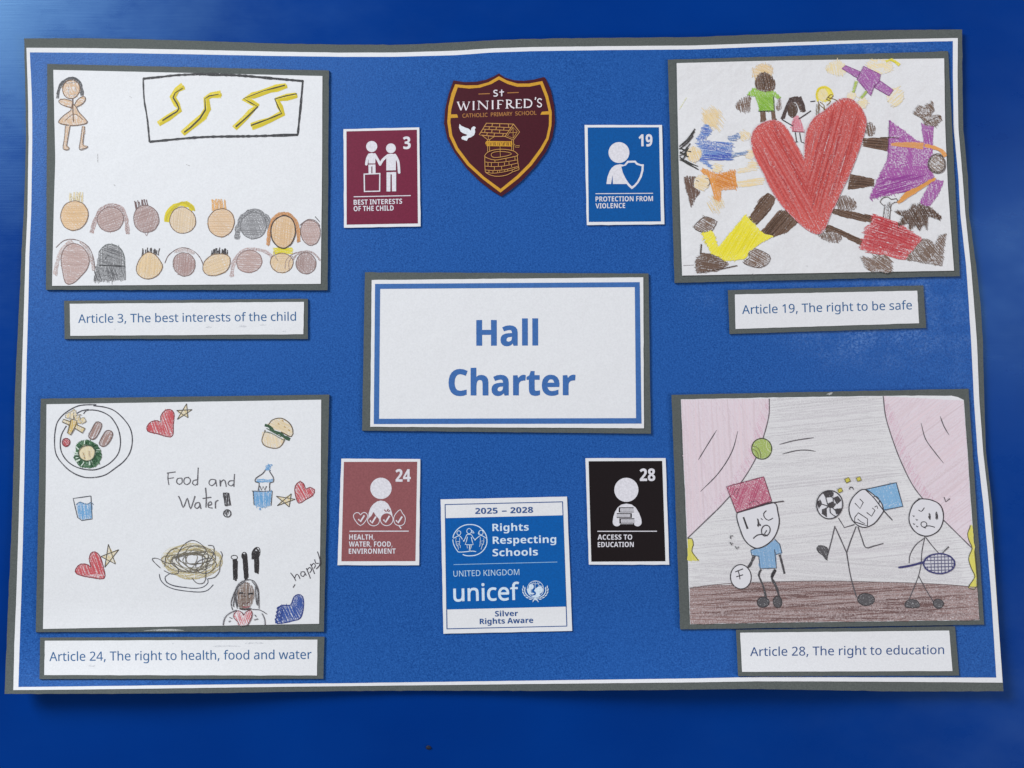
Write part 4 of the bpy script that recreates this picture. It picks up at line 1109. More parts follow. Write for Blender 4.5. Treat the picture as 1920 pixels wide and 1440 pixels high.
k.line([(195, 395), (232, 362), (262, 360), (300, 390)], 4, BRN, 0.7)
for lg in ([(196, 426), (190, 500), (183, 562), (215, 564), (213, 548), (203, 540), (222, 426)], [(296, 428), (286, 500), (280, 566), (326, 550), (318, 543), (298, 536), (308, 428)]):
    k.fill(lg, TAN, 0.72, 80)
    k.line(lg, 4, BRN, 0.75)
F.done()


def head(cx, cy, rx, ry, col, line, press=0.62, hair=None, label=None, lw=4, shape=None, ang=None, lv=0, lp=0.8):
    k = F('drawn_head', lv)
    if hair:
        for style, pts, w, c, pr in [h for h in hair if h[0] != 'over']:
            if style == 'strokes':
                for a, b in pts:
                    k.line([a, ((a[0] + b[0]) / 2 + random.uniform(-3, 3), (a[1] + b[1]) / 2), b], w, c, pr, jit=0.3)
            elif style == 'fill':
                k.fill(pts, c, pr, w, smooth=False)
            else:
                k.line(pts, w, c, pr, jit=0.3)
                for _ in range(2):
                    k.line([(x + random.uniform(-w, w) * .35, y + random.uniform(-w, w) * .35) for x, y in pts], w * 0.35, [v * 0.9 for v in c], pr, jit=0.4)
    e = shape or ell(cx, cy, rx, ry, 22, 0, 0.025)
    k.fill(e, col, press, ang if ang is not None else random.choice((20, 50, 70, 110, 140)), smooth=True, pj=0.22, base=0.75)
    k.hatch(e, [v * 0.96 for v in col], random.choice((0, 95, 160)), 4.2, 2.2, press * 0.9, 0.25, 0.5, True)
    if lw:
        k.line([(x + random.uniform(-1.5, 1.5), y + random.uniform(-1.5, 1.5)) for x, y in e], lw, line, lp, closed=True)
    for h in hair or ():
        if h[0] == 'over':
            k.line(h[1], h[2], h[3], h[4], jit=0.3)
    F.done(label)


OR, TA, MV, MV2 = (224, 186, 140), (224, 199, 164), (178, 150, 145), (190, 162, 156)
BK = (70, 66, 68)
spk = lambda x0, x1, y0, y1, n, lean=0: [((x0 + (x1 - x0) * i / (n - 1), y1 + random.uniform(-4, 4)), (x0 + (x1 - x0) * i / (n - 1) + lean + random.uniform(-6, 6), y0 + random.uniform(-6, 14))) for i in range(n)]
head(248, 952, 80, 87, OR, BRN, 0.72, [('strokes', spk(222, 296, 818, 872, 9, 2), 6, (226, 208, 160), 0.6), ('strokes', spk(228, 290, 830, 866, 6, -6), 5, (216, 196, 140), 0.5)], 'orange tan head with pale tufted hair')
head(460, 975, 78, 72, MV, (120, 92, 90), 0.68, [('arc', [(350, 1055), (368, 990), (400, 925), (450, 893), (510, 900), (545, 945), (556, 1000), (562, 1060)], 24, (172, 140, 136), 0.55)], 'mauve head with long drooping hair')
head(670, 972, 76, 78, (170, 142, 138), (120, 98, 96), 0.64, [('strokes', spk(612, 686, 862, 930, 8, -16), 6, (112, 86, 86), 0.8), ('strokes', [((660, 1048), (672, 1072)), ((684, 1048), (672, 1072))], 3, (170, 150, 150), 0.7)], 'mauve head with short spiky hair')
head(884, 980, 75, 78, TA, BRN, 0.7, [('arc', [(790, 990), (800, 942), (838, 898), (885, 884), (925, 892), (946, 922)], 30, (222, 204, 34), 0.8)], 'tan head under a bright yellow hair band')
head(1110, 994, 77, 84, (224, 190, 152), BRN, 0.7, [('strokes', spk(1058, 1138, 858, 925, 10, -4), 8, (226, 172, 104), 0.65)], 'tan head with orange spiky hair')
head(1300, 1012, 78, 76, (134, 134, 138), (106, 106, 110), 0.58, [('arc', [(1203, 1092), (1212, 1020), (1240, 960), (1290, 930), (1345, 938), (1385, 975), (1400, 1040)], 30, (124, 124, 128), 0.6)], 'grey head with grey shoulder hair')
head(1475, 1047, 72, 96, (224, 186, 140), (66, 54, 50), 0.72, [('arc', [(1385, 1125), (1396, 1030), (1425, 962), (1485, 940), (1532, 965), (1560, 1020), (1565, 1105)], 20, (212, 152, 96), 0.72)], 'tall tan head with orange hair', 7, lv=1)
head(1635, 1052, 57, 75, MV2, (120, 100, 98), 0.66, [('arc', [(1572, 1010), (1620, 975), (1668, 985), (1690, 1015)], 5, (132, 112, 112), 0.7), ('arc', [(1662, 958), (1690, 990)], 4, BK, 0.7)], 'narrow mauve head at the paper edge')
head(255, 1230, 84, 120, MV2, (124, 98, 94), 0.68, [('arc', [(135, 1300), (150, 1220), (180, 1150), (235, 1100)], 22, (190, 164, 158), 0.5), ('arc', [(140, 1140), (190, 1098), (260, 1095), (330, 1135), (362, 1210), (368, 1290)], 5, (128, 104, 100), 0.7), ('arc', [(280, 1105), (325, 1150), (350, 1220), (360, 1275)], 16, (180, 154, 148), 0.5)], 'large mauve oval head with loose hair', shape=[(245, 1115), (300, 1140), (335, 1200), (325, 1260), (285, 1310), (240, 1348), (200, 1350), (178, 1280), (172, 1200), (195, 1140)])
k = F('drawn_head')
H = [(362, 1336), (380, 1240), (392, 1165), (430, 1126), (470, 1120), (515, 1140), (540, 1190), (549, 1332)]
k.fill(H, (122, 122, 124), 0.6, 88, base=0.7, over=4)
k.hatch(H, (100, 100, 104), 20, 3.6, 2.4, 0.52, 0.25, 0.5)
k.hatch([(372, 1250), (545, 1250), (549, 1332), (362, 1336)], (84, 84, 88), 70, 3.4, 2.6, 0.56, 0.25, 2)
k.line([(395, 1243), (460, 1247), (548, 1250)], 7, (46, 46, 50), 0.85, jit=0.4)
k.line([(430, 1210), (438, 1190), (455, 1182)], 5, (50, 50, 54), 0.7)
k.line([(393, 1165), (430, 1126), (470, 1121), (516, 1142), (541, 1192), (545, 1255)], 5, (90, 96, 96), 0.7)
F.done('dark grey head seen from behind')
head(690, 1247, 76, 80, (228, 198, 152), BRN, 0.68, [('strokes', spk(645, 742, 1145, 1186, 13, 2), 5, (70, 64, 62), 0.8)], 'pear shaped tan head with black stubbly hair', shape=[(690, 1168), (725, 1185), (755, 1222), (766, 1255), (745, 1295), (705, 1320), (660, 1322), (620, 1295), (614, 1252), (635, 1205), (662, 1176)])
head(893, 1238, 64, 70, (172, 142, 138), (124, 102, 98), 0.64, [('arc', [(780, 1232), (800, 1188), (850, 1150), (900, 1142), (955, 1165), (990, 1205), (1006, 1245)], 5, (120, 98, 96), 0.75), ('arc', [(840, 1165), (890, 1152), (950, 1172)], 20, (190, 166, 160), 0.45)], 'small mauve head between two tan heads')
head(1085, 1242, 76, 65, (226, 198, 158), BRN, 0.68, [('strokes', spk(1052, 1146, 1145, 1184, 14, 4), 6, (60, 56, 58), 0.82)], 'tan head with dense black spiky hair', shape=[(1070, 1180), (1125, 1178), (1158, 1195), (1162, 1235), (1140, 1280), (1085, 1302), (1030, 1302), (1004, 1270), (1012, 1225), (1040, 1195)])
head(1275, 1222, 74, 66, MV2, (140, 112, 108), 0.66, [('arc', [(1172, 1310), (1182, 1235), (1215, 1180), (1270, 1152), (1340, 1155), (1385, 1172), (1420, 1208)], 22, (186, 156, 152), 0.5)], 'mauve head with wavy long hair')
head(1466, 1230, 68, 56, (228, 198, 156), BRN, 0.66, [('fill', [(1420, 1142), (1528, 1140), (1532, 1176), (1500, 1180), (1440, 1184), (1416, 1182)], 10, (222, 206, 24), 0.85), ('over', [(1420, 1165), (1430, 1195), (1445, 1220)], 5, (170, 150, 130), 0.6)], 'tan head with a yellow block of hair')
head(1608, 1232, 60, 62, (168, 142, 138), (120, 100, 98), 0.64, [('arc', [(1530, 1215), (1555, 1180), (1600, 1163), (1650, 1172), (1692, 1215)], 12, (176, 152, 148), 0.55), ('over', [(1485, 1265), (1492, 1215), (1530, 1178), (1585, 1162)], 4, (150, 124, 120), 0.7), ('over', [(1510, 1270), (1508, 1225), (1530, 1190)], 4, (150, 124, 120), 0.7)], 'mauve head with circling pencil lines')

# ------------------------------------------------ food and water
T = (60, 730, 2.5707)
paper = mounted(T, [(42, 45), (1433, 25), (1407, 1168), (18, 1170)], [[(540, 1164), (600, 1160), (680, 1159), (732, 1162)], [(600, 1163), (700, 1162)]], 'drawing of a plate, hearts, water and pasta titled Food and Water', (342, 965),
                edges=([(70, 72), (1394, 50)], [(1394, 50), (1391, 600), (1384, 1130)], [(53, 1155), (700, 1143), (1384, 1130)], [(70, 72), (66, 500), (53, 1155)]))
F = Fig(T, paper)
C3 = lambda pts: [((x / 9.0 + 95 - 60) * 2.5707, (y / 9.0 + 750 - 730) * 2.5707) for x, y in pts]
k = F('drawn_plate')
LP = (66, 66, 74)
k.line(C3([(770, 78), (520, 88), (370, 140), (220, 240), (120, 360), (85, 470), (65, 640), (75, 850), (130, 990), (270, 1150), (420, 1250), (580, 1305), (760, 1305), (930, 1260), (1090, 1150), (1240, 1030), (1340, 880), (1378, 690), (1350, 500), (1250, 340), (1090, 190), (930, 125), (720, 95)]), 5.5, LP, 0.85)
k.line(C3([(130, 1000), (280, 1165), (430, 1262), (600, 1312), (760, 1302)]), 4, LP, 0.7)
k.line(C3([(555, 235), (600, 180), (700, 168), (850, 195), (1000, 275), (1090, 390), (1150, 520), (1178, 700), (1150, 880), (1060, 1010), (930, 1110), (760, 1175), (600, 1175), (430, 1130), (290, 1040), (190, 900), (160, 740), (185, 580), (265, 435)]), 5.5, LP, 0.85)
k.line(C3([(440, 225), (530, 180), (640, 160)]), 5, LP, 0.8)
F.done()
CHIP, CHE = (224, 200, 140), (108, 96, 74)
k = F('drawn_chips', 1)
for i, a in enumerate(([(250, 240), (400, 160), (450, 260), (360, 330), (250, 300)], [(330, 190), (390, 200), (385, 320), (325, 330)], [(470, 330), (560, 290), (600, 360), (530, 400)], [(390, 270), (480, 260), (520, 400), (430, 380)], [(195, 370), (215, 325), (330, 365), (575, 480), (535, 555), (330, 430)], [(345, 330), (445, 345), (420, 440), (335, 585), (285, 560)])):
    k.fill(C3(a), CHIP if i < 5 else (214, 182, 104), 0.55 if i < 5 else 0.8, 100, smooth=False)
    k.line(C3(a), 5 if i > 3 else 3.5, CHE, 0.8 if i > 3 else 0.55, smooth=False, closed=True)
for _ in range(5):
    x, y = random.uniform(270, 480), random.uniform(190, 340)
    k.line(C3([(x, y), (x + 60, y + random.uniform(-60, 60))]), 3, CHE, 0.5)
F.done()
for a in ([(765, 375), (840, 385), (860, 440), (800, 580), (740, 655), (680, 660), (640, 610), (680, 520)], [(940, 520), (1010, 520), (1045, 570), (1010, 680), (930, 770), (860, 780), (820, 730), (880, 600)]):
    k = F('drawn_sausage', 1)
    k.fill(C3(a), (158, 126, 118), 0.68, 115, smooth=True)
    k.line(C3(a), 4.5, (104, 82, 78), 0.8, closed=True)
    F.done()
k = F('drawn_tomato', 1)
k.fill(C3(ell(260, 715, 60, 62)), (176, 62, 70), 0.75, 50, smooth=True)
k.line(C3(ell(260, 715, 62, 68)), 5, (120, 40, 50), 0.85, closed=True)
F.done()
k = F('drawn_salad', 1)
G1, G2 = (58, 104, 66), (38, 84, 52)
LT = [(470, 710), (560, 680), (640, 685), (740, 720), (800, 780), (850, 880), (850, 990), (790, 1090), (690, 1140), (560, 1140), (470, 1110), (430, 1040), (390, 980), (430, 880), (420, 800)]
k.fill(C3(LT), G1, 0.82, 80, smooth=True, over=3, base=0.85)
k.fill(C3(ell(610, 890, 135, 128)), (228, 212, 172), 0.62, 90, smooth=True, base=1.0)
for i in range(46):
    a = random.uniform(0.0, 2 * math.pi)
    r0, r1 = random.uniform(135, 175), random.uniform(190, 235)
    k.line(C3([(615 + r0 * math.cos(a), 905 + r0 * math.sin(a)), (618 + r1 * math.cos(a + .1), 908 + r1 * math.sin(a + .1))]), random.uniform(4, 8), G2 if i % 3 else (206, 222, 208), 0.85, jit=0.4)
k.line(C3(ell(610, 895, 140, 135)), 4, (70, 84, 66), 0.75, closed=True)
k.line(C3([(540, 880), (570, 990)]), 3, (180, 150, 90), 0.6)
k.line(C3([(640, 850), (650, 960)]), 3, (196, 166, 130), 0.6)
F.done()
RED, RDL = (196, 72, 80), (128, 52, 60)


def heart(pts, label=None, ang=70, press=0.78):
    k = F('drawn_heart')
    k.fill(pts, RED, press, ang, smooth=True, base=0.55, gap=2.6, w=2.8, pj=0.25)
    k.line(pts, 4.5, RDL, 0.85, closed=True)
    F.done(label)


heart([(672, 228), (600, 213), (558, 202), (555, 178), (575, 156), (605, 151), (622, 158), (620, 130), (640, 103), (665, 97), (684, 115), (681, 172)], 'red heart beside the top star')
heart([(1285, 549), (1268, 500), (1270, 465), (1290, 445), (1310, 456), (1319, 480), (1340, 472), (1362, 486), (1354, 510), (1318, 532)], 'pale red heart by the water bottle', 60, 0.62)
heart([(348, 910), (280, 906), (216, 890), (211, 866), (235, 842), (270, 846), (284, 858), (276, 820), (284, 790), (304, 784), (326, 802), (342, 850)], 'red heart at the lower left')
STAR, STL = (222, 200, 142), (86, 80, 70)
for tips in ([(745, 69), (772, 98), (752, 137), (700, 145), (697, 102)], [(1178, 515), (1250, 503), (1269, 530), (1240, 567), (1182, 561)], [(368, 747), (418, 773), (402, 842), (351, 858), (332, 806)]):
    k = F('drawn_star')
    cx, cy = sum(x for x, y in tips) / 5, sum(y for x, y in tips) / 5
    body = []
    for i in range(5):
        a, b = tips[i], tips[(i + 1) % 5]
        mx, my = (a[0] + b[0]) / 2, (a[1] + b[1]) / 2
        body += [a, (cx + (mx - cx) * 0.52, cy + (my - cy) * 0.52)]
    k.fill(body, STAR, 0.5, 60, smooth=False, over=0.5)
    for i in range(5):
        k.line([tips[i], tips[(i + 2) % 5]], 4, STL, 0.85)
    F.done()
k = F('drawn_burger')
B1 = [(1135, 180), (1158, 148), (1200, 139), (1238, 160), (1257, 195), (1250, 228), (1200, 205)]
k.fill(B1, (228, 206, 164), 0.68, 30, smooth=True)
k.line(B1, 5, (96, 82, 66), 0.85)
k.fill([(1110, 205), (1160, 215), (1215, 240), (1205, 268), (1180, 284), (1128, 276), (1105, 250)], (232, 210, 170), 0.62, 80, smooth=False)
k.line([(1124, 196), (1108, 250), (1130, 276), (1180, 284), (1206, 266), (1218, 240)], 5, (120, 104, 84), 0.8)
k.line([(1118, 205), (1150, 210), (1195, 235), (1220, 248)], 5, (120, 124, 110), 0.7)
k.line([(1122, 172), (1145, 180), (1165, 202), (1195, 212), (1215, 228), (1243, 242)], 15, (50, 84, 58), 0.85, jit=0.35)
k.line([(1130, 188), (1160, 205), (1200, 228)], 5, (70, 96, 70), 0.8)
for x, y in ((1185, 165), (1215, 180), (1205, 150), (1235, 195)):
    k.line([(x, y), (x + 7, y + 3)], 5, (186, 152, 90), 0.8)
F.done()
k = F('drawn_water_bottle')
BL = (98, 160, 212)
k.fill([(1128, 365), (1156, 361), (1148, 390), (1124, 390)], (88, 150, 204), 0.75, 60)
k.fill([(1083, 434), (1110, 430), (1130, 436), (1162, 432), (1160, 447), (1085, 449)], BL, 0.75, 5)
k.fill([(1068, 492), (1158, 490), (1150, 562), (1110, 572), (1072, 562)], BL, 0.78, 85, over=3)
k.line([(1125, 388), (1112, 406), (1080, 428), (1076, 446), (1095, 452), (1090, 488)], 4.5, PENCIL, 0.8)
k.line([(1148, 388), (1146, 398), (1162, 422), (1164, 446), (1146, 452), (1146, 488)], 4.5, PENCIL, 0.8)
k.line([(1060, 490), (1110, 492), (1158, 490), (1152, 560)], 4, PENCIL, 0.8, smooth=False)
k.line([(1066, 492), (1070, 558)], 4, PENCIL, 0.7)
k.line([(1098, 466), (1106, 486), (1114, 468), (1122, 486), (1130, 466)], 4, PENCIL, 0.85, smooth=False)
k.line([(1098, 572), (1100, 582)], 7, BL, 0.8)
F.done()
k = F('drawn_glass_of_water')
k.fill([(214, 556), (232, 544), (250, 548), (270, 552), (290, 548), (290, 622), (240, 630), (222, 616)], BL, 0.75, 85)
k.line([(284, 514), (198, 526), (220, 618), (240, 632), (290, 625), (284, 514)], 4.5, (84, 88, 96), 0.8, smooth=False)
k.line([(212, 556), (232, 543), (252, 552), (272, 552), (284, 544), (296, 556)], 4, (90, 116, 146), 0.8)
F.done()
C4 = lambda pts: [((x / 8.0 + 280 - 60) * 2.5707, (y / 8.0 + 1000 - 730) * 2.5707) for x, y in pts]
k = F('drawn_pasta')
for i in range(5):
    a0 = random.uniform(0, 6)
    pts = [(620 + (330 + 120 * math.sin(j * 1.3 + i)) * math.cos(a0 + j * 0.55), 400 + (190 + 70 * math.cos(j * 1.7 + i)) * math.sin(a0 + j * 0.55)) for j in range(34)]
    k.line(C4(pts), 8, (218, 208, 168), 0.32)
for i in range(4):
    a0 = random.uniform(0, 6)
    pts = [(640 + (390 + 70 * math.sin(j * 0.9 + i)) * math.cos(a0 + j * 0.6), 420 + (220 + 50 * math.cos(j * 1.1 + i)) * math.sin(a0 + j * 0.6)) for j in range(24)]
    k.line(C4(pts), 3.5, (188, 172, 118), 0.62)
for i in range(6):
    a0 = random.uniform(0, 6)
    cx, cy = random.uniform(500, 780), random.uniform(330, 450)
    pts = [(cx + (250 + 90 * math.sin(j * 0.5 + i)) * math.cos(a0 + j * 0.66), cy + (135 + 60 * math.cos(j * 0.7 + 2 * i)) * math.sin(a0 + j * 0.66)) for j in range(22)]
    k.line(C4(pts), 3.2, (104, 98, 84) if i % 2 else (120, 112, 92), 0.75)
for pts in ([(400, 410), (430, 300), (520, 170), (640, 105), (760, 150), (850, 250), (800, 340)], [(230, 500), (250, 350), (330, 250), (420, 220)], [(165, 520), (60, 420), (50, 375), (130, 380), (250, 440), (380, 460)],
            [(880, 180), (960, 190), (970, 280), (920, 390), (840, 440)], [(1070, 270), (1095, 330), (1060, 450), (1050, 570), (980, 660), (880, 680)], [(690, 500), (720, 430), (830, 380), (940, 380), (1005, 460), (950, 550), (860, 600), (760, 590), (700, 540)],
            [(640, 670), (700, 740), (780, 755), (840, 700), (850, 480)], [(220, 560), (330, 610), (430, 600), (430, 540), (380, 480)]):
    k.line(C4(pts), 3.6, (78, 76, 78), 0.82)
F.done()
k = F('drawn_bowl')
for pts, w in (([(150, 610), (165, 690), (230, 770), (350, 830), (540, 865), (760, 880), (880, 850), (960, 770)], 4.5), ([(300, 610), (240, 650), (245, 710), (310, 765), (480, 805), (680, 825), (810, 805), (880, 740), (870, 680)], 4), ([(235, 670), (260, 735), (380, 790), (560, 815)], 5)):
    k.line(C4(pts), w, (78, 80, 90), 0.85)
F.done()
for nm, hd, bars in (('drawn_spoon', ell(1275, 360, 48, 30), [(1290, 380), (1290, 700)]), ('drawn_knife', ell(1425, 340, 40, 55), [(1430, 300), (1455, 690)]), ('drawn_fork', ell(1600, 300, 60, 90, rot=.3), [(1610, 240), (1610, 610)])):
    k = F(nm)
    k.line(C4(hd), 4, (58, 54, 56), 0.8, closed=True)
    for dx in (-28, -14, 0, 14, 26):
        k.line(C4([(bars[0][0] + dx + random.uniform(-5, 5), bars[0][1] + random.uniform(0, 40)), ((bars[0][0] + bars[1][0]) / 2 + dx, 480 + random.uniform(-20, 20)), (bars[1][0] + dx * .8, bars[1][1] + random.uniform(-30, 20))]), 7, (42, 38, 40), 0.86, jit=0.3)
    if nm == 'drawn_fork':
        for dx in (-60, -40, 50):
            k.line(C4([(1600, 215), (1600 + dx * .8, 280), (1600 + dx, 390 if dx < 0 else 300)]), 6, (48, 44, 46), 0.8)
    F.done()
k = F('drawn_person', 1)
FC = C4([(1330, 900), (1370, 780), (1460, 735), (1540, 790), (1565, 900), (1550, 1000), (1500, 1110), (1340, 1110)])
k.fill(FC, (126, 104, 92), 0.62, 92, smooth=True, base=0.7)
k.hatch(FC, (104, 84, 74), 85, 5, 2.2, 0.5, 0.3, 1, True)
k.line(C4([(1345, 908), (1372, 892), (1405, 898)]), 8, (46, 42, 44), 0.85)
k.line(C4([(1480, 915), (1520, 902), (1560, 908)]), 8, (46, 42, 44), 0.85)
k.line(C4([(1430, 900), (1420, 940), (1455, 948)]), 4, (60, 50, 50), 0.75)
k.line(C4([(1385, 1040), (1440, 1055), (1500, 1035)]), 5, (92, 52, 50), 0.7)
k.line(C4([(1400, 1100), (1450, 1110), (1510, 1095)]), 6, (150, 72, 78), 0.75)
for pts in ([(1320, 1130), (1290, 1000), (1290, 860), (1350, 750), (1450, 700), (1560, 710), (1630, 830), (1640, 960), (1645, 1130)], [(1250, 1150), (1225, 1050), (1270, 900), (1330, 800), (1440, 720)], [(1330, 1100), (1300, 960), (1330, 820)], [(1590, 800), (1600, 1000), (1620, 1080)], [(1285, 900), (1260, 1080), (1275, 1100)], [(1540, 720), (1600, 800), (1630, 900), (1620, 1060)]):
    k.line(C4(pts), 4.2, (84, 82, 86), 0.75)
k.line(C4([(1350, 1130), (1430, 1140), (1530, 1130)]), 7, (62, 54, 56), 0.8)
for pts in ([(1105, 1380), (1130, 1270), (1200, 1200), (1310, 1150)], [(1540, 1140), (1660, 1150), (1760, 1210)], [(1690, 1200), (1730, 1290), (1735, 1375)], [(1200, 1260), (1240, 1275)], [(1190, 1330), (1220, 1310)], [(1580, 1220), (1600, 1250)], [(1570, 1300), (1630, 1280)]):
    k.line(C4(pts), 4, (88, 86, 94), 0.78)
HB = C4([(1350, 1380), (1330, 1330), (1270, 1270), (1270, 1210), (1330, 1160), (1390, 1190), (1415, 1230), (1450, 1180), (1520, 1155), (1540, 1220), (1510, 1310), (1470, 1375)])
k.fill(HB, (206, 88, 98), 0.6, 70, smooth=True, base=0.35, gap=3.4, pj=0.3)
k.line(HB, 4, (120, 60, 68), 0.8)
F.done()
k = F('drawn_thumbs_up')
TH = [(1174, 1126), (1182, 1090), (1188, 1052), (1212, 1040), (1246, 1040), (1262, 1002), (1284, 989), (1305, 1000), (1309, 1045), (1294, 1102), (1255, 1116), (1225, 1124)]
k.fill(TH, (42, 74, 156), 0.82, 65, smooth=True, base=0.5)
k.line(TH, 5, (30, 52, 126), 0.9, closed=True)
for i in range(4):
    k.line(ell(1196 - i * 3, 1056 + i * 18, 15, 9, 10), 4, (34, 58, 132), 0.85, closed=True)
F.done()
k = F('handwritten_title')
hw = lambda pts, w=5, sm=True, p=0.8: k.line(pts, w, (92, 90, 96), p, smooth=sm)
for pts in ([(657, 402), (655, 430), (660, 461)], [(650, 404), (692, 398)], [(658, 430), (684, 426)], [(722, 428), (702, 430), (697, 448), (710, 458), (724, 448), (722, 428)], [(756, 424), (736, 428), (732, 448), (745, 460), (762, 448), (762, 432), (750, 424)],
            [(796, 436), (778, 440), (774, 455), (788, 462), (800, 450)], [(801, 377), (799, 420), (797, 462)], [(884, 436), (862, 434), (852, 452), (866, 465), (884, 450), (885, 436), (890, 468)], [(906, 436), (908, 468), (910, 448), (924, 436), (932, 446), (936, 470)],
            [(970, 440), (952, 442), (945, 456), (960, 466), (974, 454)], [(976, 408), (974, 440), (973, 470)],
            [(706, 514), (718, 540), (728, 570), (740, 545), (748, 524), (756, 550), (764, 576), (776, 545), (786, 514)], [(808, 546), (790, 548), (784, 566), (796, 574), (808, 562), (808, 548), (814, 576)],
            [(836, 474), (840, 520), (838, 570)], [(822, 526), (864, 520)], [(848, 560), (866, 554), (862, 542), (850, 548), (850, 568), (870, 572)], [(884, 574), (884, 546), (890, 538), (898, 534)]):
    hw(pts)
k.fill([(920, 500), (948, 500), (958, 560), (930, 560)], (60, 58, 62), 0.78, 95)
k.line([(922, 500), (948, 500), (957, 558), (932, 562), (922, 500)], 4, (56, 54, 58), 0.85, smooth=False)
k.fill([(940, 580), (950, 592), (938, 612), (928, 600)], (60, 58, 62), 0.75, 70)
k.line(ell(941, 598, 17, 18), 4.5, (56, 54, 58), 0.85, closed=True)
F.done()
k = F('handwritten_word')
for pts in ([(1246, 884), (1262, 905), (1272, 924)], [(1266, 910), (1274, 892), (1284, 896), (1292, 914)], [(1312, 880), (1298, 880), (1296, 896), (1308, 902), (1316, 888), (1312, 878), (1322, 898)], [(1322, 862), (1334, 890), (1342, 912)], [(1326, 870), (1338, 858), (1348, 870), (1338, 884)],
            [(1342, 842), (1354, 868), (1362, 890)], [(1346, 850), (1358, 838), (1366, 850), (1358, 864)], [(1362, 820), (1368, 838), (1382, 838)], [(1376, 782), (1388, 822), (1386, 848), (1370, 866)], [(1268, 940), (1258, 956)]):
    k.line(pts, 4.5, (74, 70, 78), 0.85)
F.done()

# ------------------------------------------------ children round a heart
T = (1240, 80, 3.13)
paper = mounted(T, [(38, 100), (1683, 50), (1752, 1370), (77, 1410)], None, 'drawing of children lying around one big red heart', (1530, 312), creased=True, z1=0.0030,
                edges=([(90, 120), (700, 104), (1660, 92)], [(1660, 92), (1666, 500), (1682, 850), (1718, 1338)], [(122, 1367), (900, 1352), (1718, 1338)], [(90, 120), (95, 400), (102, 720), (122, 1367)]))
F = Fig(T, paper, z=0.00306)
for a in ([(130, 1308), (190, 1305)], [(1480, 1180), (1510, 1172)], [(852, 1310), (858, 1312)], [(535, 1355), (545, 1362)]):
    k = F('stray_pencil_mark')
    k.line(a, 4, (150, 146, 148), 0.6)
    F.done()
k = F('stray_crayon_mark')
k.line([(105, 392), (148, 322)], 7, (222, 220, 140), 0.4)
F.done()
DB, DBL = (106, 78, 60), (74, 54, 42)
SK, SKL = (240, 214, 166), (226, 192, 134)
k = F('drawn_child')
C5 = lambda pts: [((x / 8.0 + 1370 - 1240) * 3.13, (y / 8.0 + 100 - 80) * 3.13) for x, y in pts]
k.hatch(C5(ell(480, 290, 170, 140)), SKL, 80, 2.2, 2.6, 0.5, 0.2, 4, True)
k.fill(C5(ell(480, 280, 140, 110)), (232, 200, 146), 0.6, 20, smooth=True, base=0.8, over=3)
for a in ([(440, 860), (520, 860), (535, 1010), (450, 1035)], [(610, 860), (660, 870), (665, 960), (710, 1010), (620, 1000)]):
    k.fill(C5(a), DB, 0.78, 85, base=0.9)
k.fill(C5([(180, 690), (240, 630), (300, 660), (290, 850), (275, 890), (180, 870), (110, 850), (65, 800), (100, 710)]), DB, 0.62, 80, over=3)
k.fill(C5([(690, 760), (745, 660), (770, 800), (720, 865), (685, 850)]), (116, 90, 74), 0.6, 80)
GRN = (146, 194, 70)
k.fill(C5([(245, 620), (350, 510), (420, 550), (620, 540), (750, 660), (700, 690), (650, 640), (660, 865), (430, 865), (390, 700), (380, 640), (310, 640)]), GRN, 0.72, 70, base=0.8)
k.hatch(C5([(400, 640), (640, 620), (655, 860), (430, 860)]), (124, 176, 50), 40, 3, 2.6, 0.7, 0.25, 1)
k.line(C5([(415, 868), (540, 865), (665, 862)]), 5, (60, 70, 40), 0.85)
k.line(C5([(640, 640), (655, 860)]), 5, (70, 90, 40), 0.7)
HD = C5([(370, 500), (380, 400), (430, 310), (530, 290), (620, 350), (660, 460), (650, 540), (560, 570), (440, 560)])
k.fill(HD, DB, 0.72, 85, base=0.8, smooth=True, over=2)
k.hatch(HD, DBL, 75, 3.5, 2.4, 0.66, 0.25, 2, True)
F.done('child in green shirt standing on the heart')
k = F('drawn_child')
PNK = (216, 122, 138)
k.fill(C5([(940, 950), (1020, 930), (1115, 1180), (920, 1170), (905, 1100)]), PNK, 0.75, 80, base=0.7)
k.line(C5([(950, 980), (935, 1160)]), 4, (180, 80, 100), 0.7)
k.fill(C5(ell(930, 850, 75, 115, 18)), DBL, 0.78, 90, smooth=True, base=0.8)
k.fill(C5([(880, 670), (960, 650), (1040, 690), (1100, 800), (1110, 880), (1050, 870), (1000, 740), (930, 720), (860, 820), (800, 990), (760, 980), (820, 820)]), (86, 64, 54), 0.8, 70, base=0.9)
for a in ([(900, 680), (840, 800), (800, 900), (765, 985)], [(930, 680), (870, 740), (830, 860), (790, 980)], [(880, 690), (1000, 660), (1060, 760), (1100, 880)], [(940, 680), (1020, 700), (1070, 800), (1080, 860)], [(1040, 650), (1080, 740), (1110, 870)], [(900, 700), (980, 720), (1020, 660)]):
    k.line(C5(a), 13, (76, 60, 56), 0.8, jit=0.3)
for a in ([(765, 990), (850, 1040), (935, 1090)], [(1020, 985), (1120, 920), (1205, 860)]):
    k.line(C5(a), 6, (52, 46, 48), 0.9)
for a in ([(970, 1185), (990, 1330), (965, 1335), (1010, 1325)], [(1035, 1190), (1060, 1330), (1105, 1345)]):
    k.line(C5(a), 5, (60, 50, 50), 0.88, smooth=False)
k.line(C5([(920, 1165), (1000, 1175), (1110, 1180)]), 5, (150, 70, 90), 0.8)
F.done('small child in pink dress with dark hair')
k = F('drawn_child')
k.fill(C5(ell(1410, 615, 130, 112)), (240, 224, 90), 0.75, 60, smooth=True, base=0.9)
k.fill(C5(ell(1385, 625, 70, 92)), (240, 222, 160), 0.66, 60, smooth=True, base=0.9)
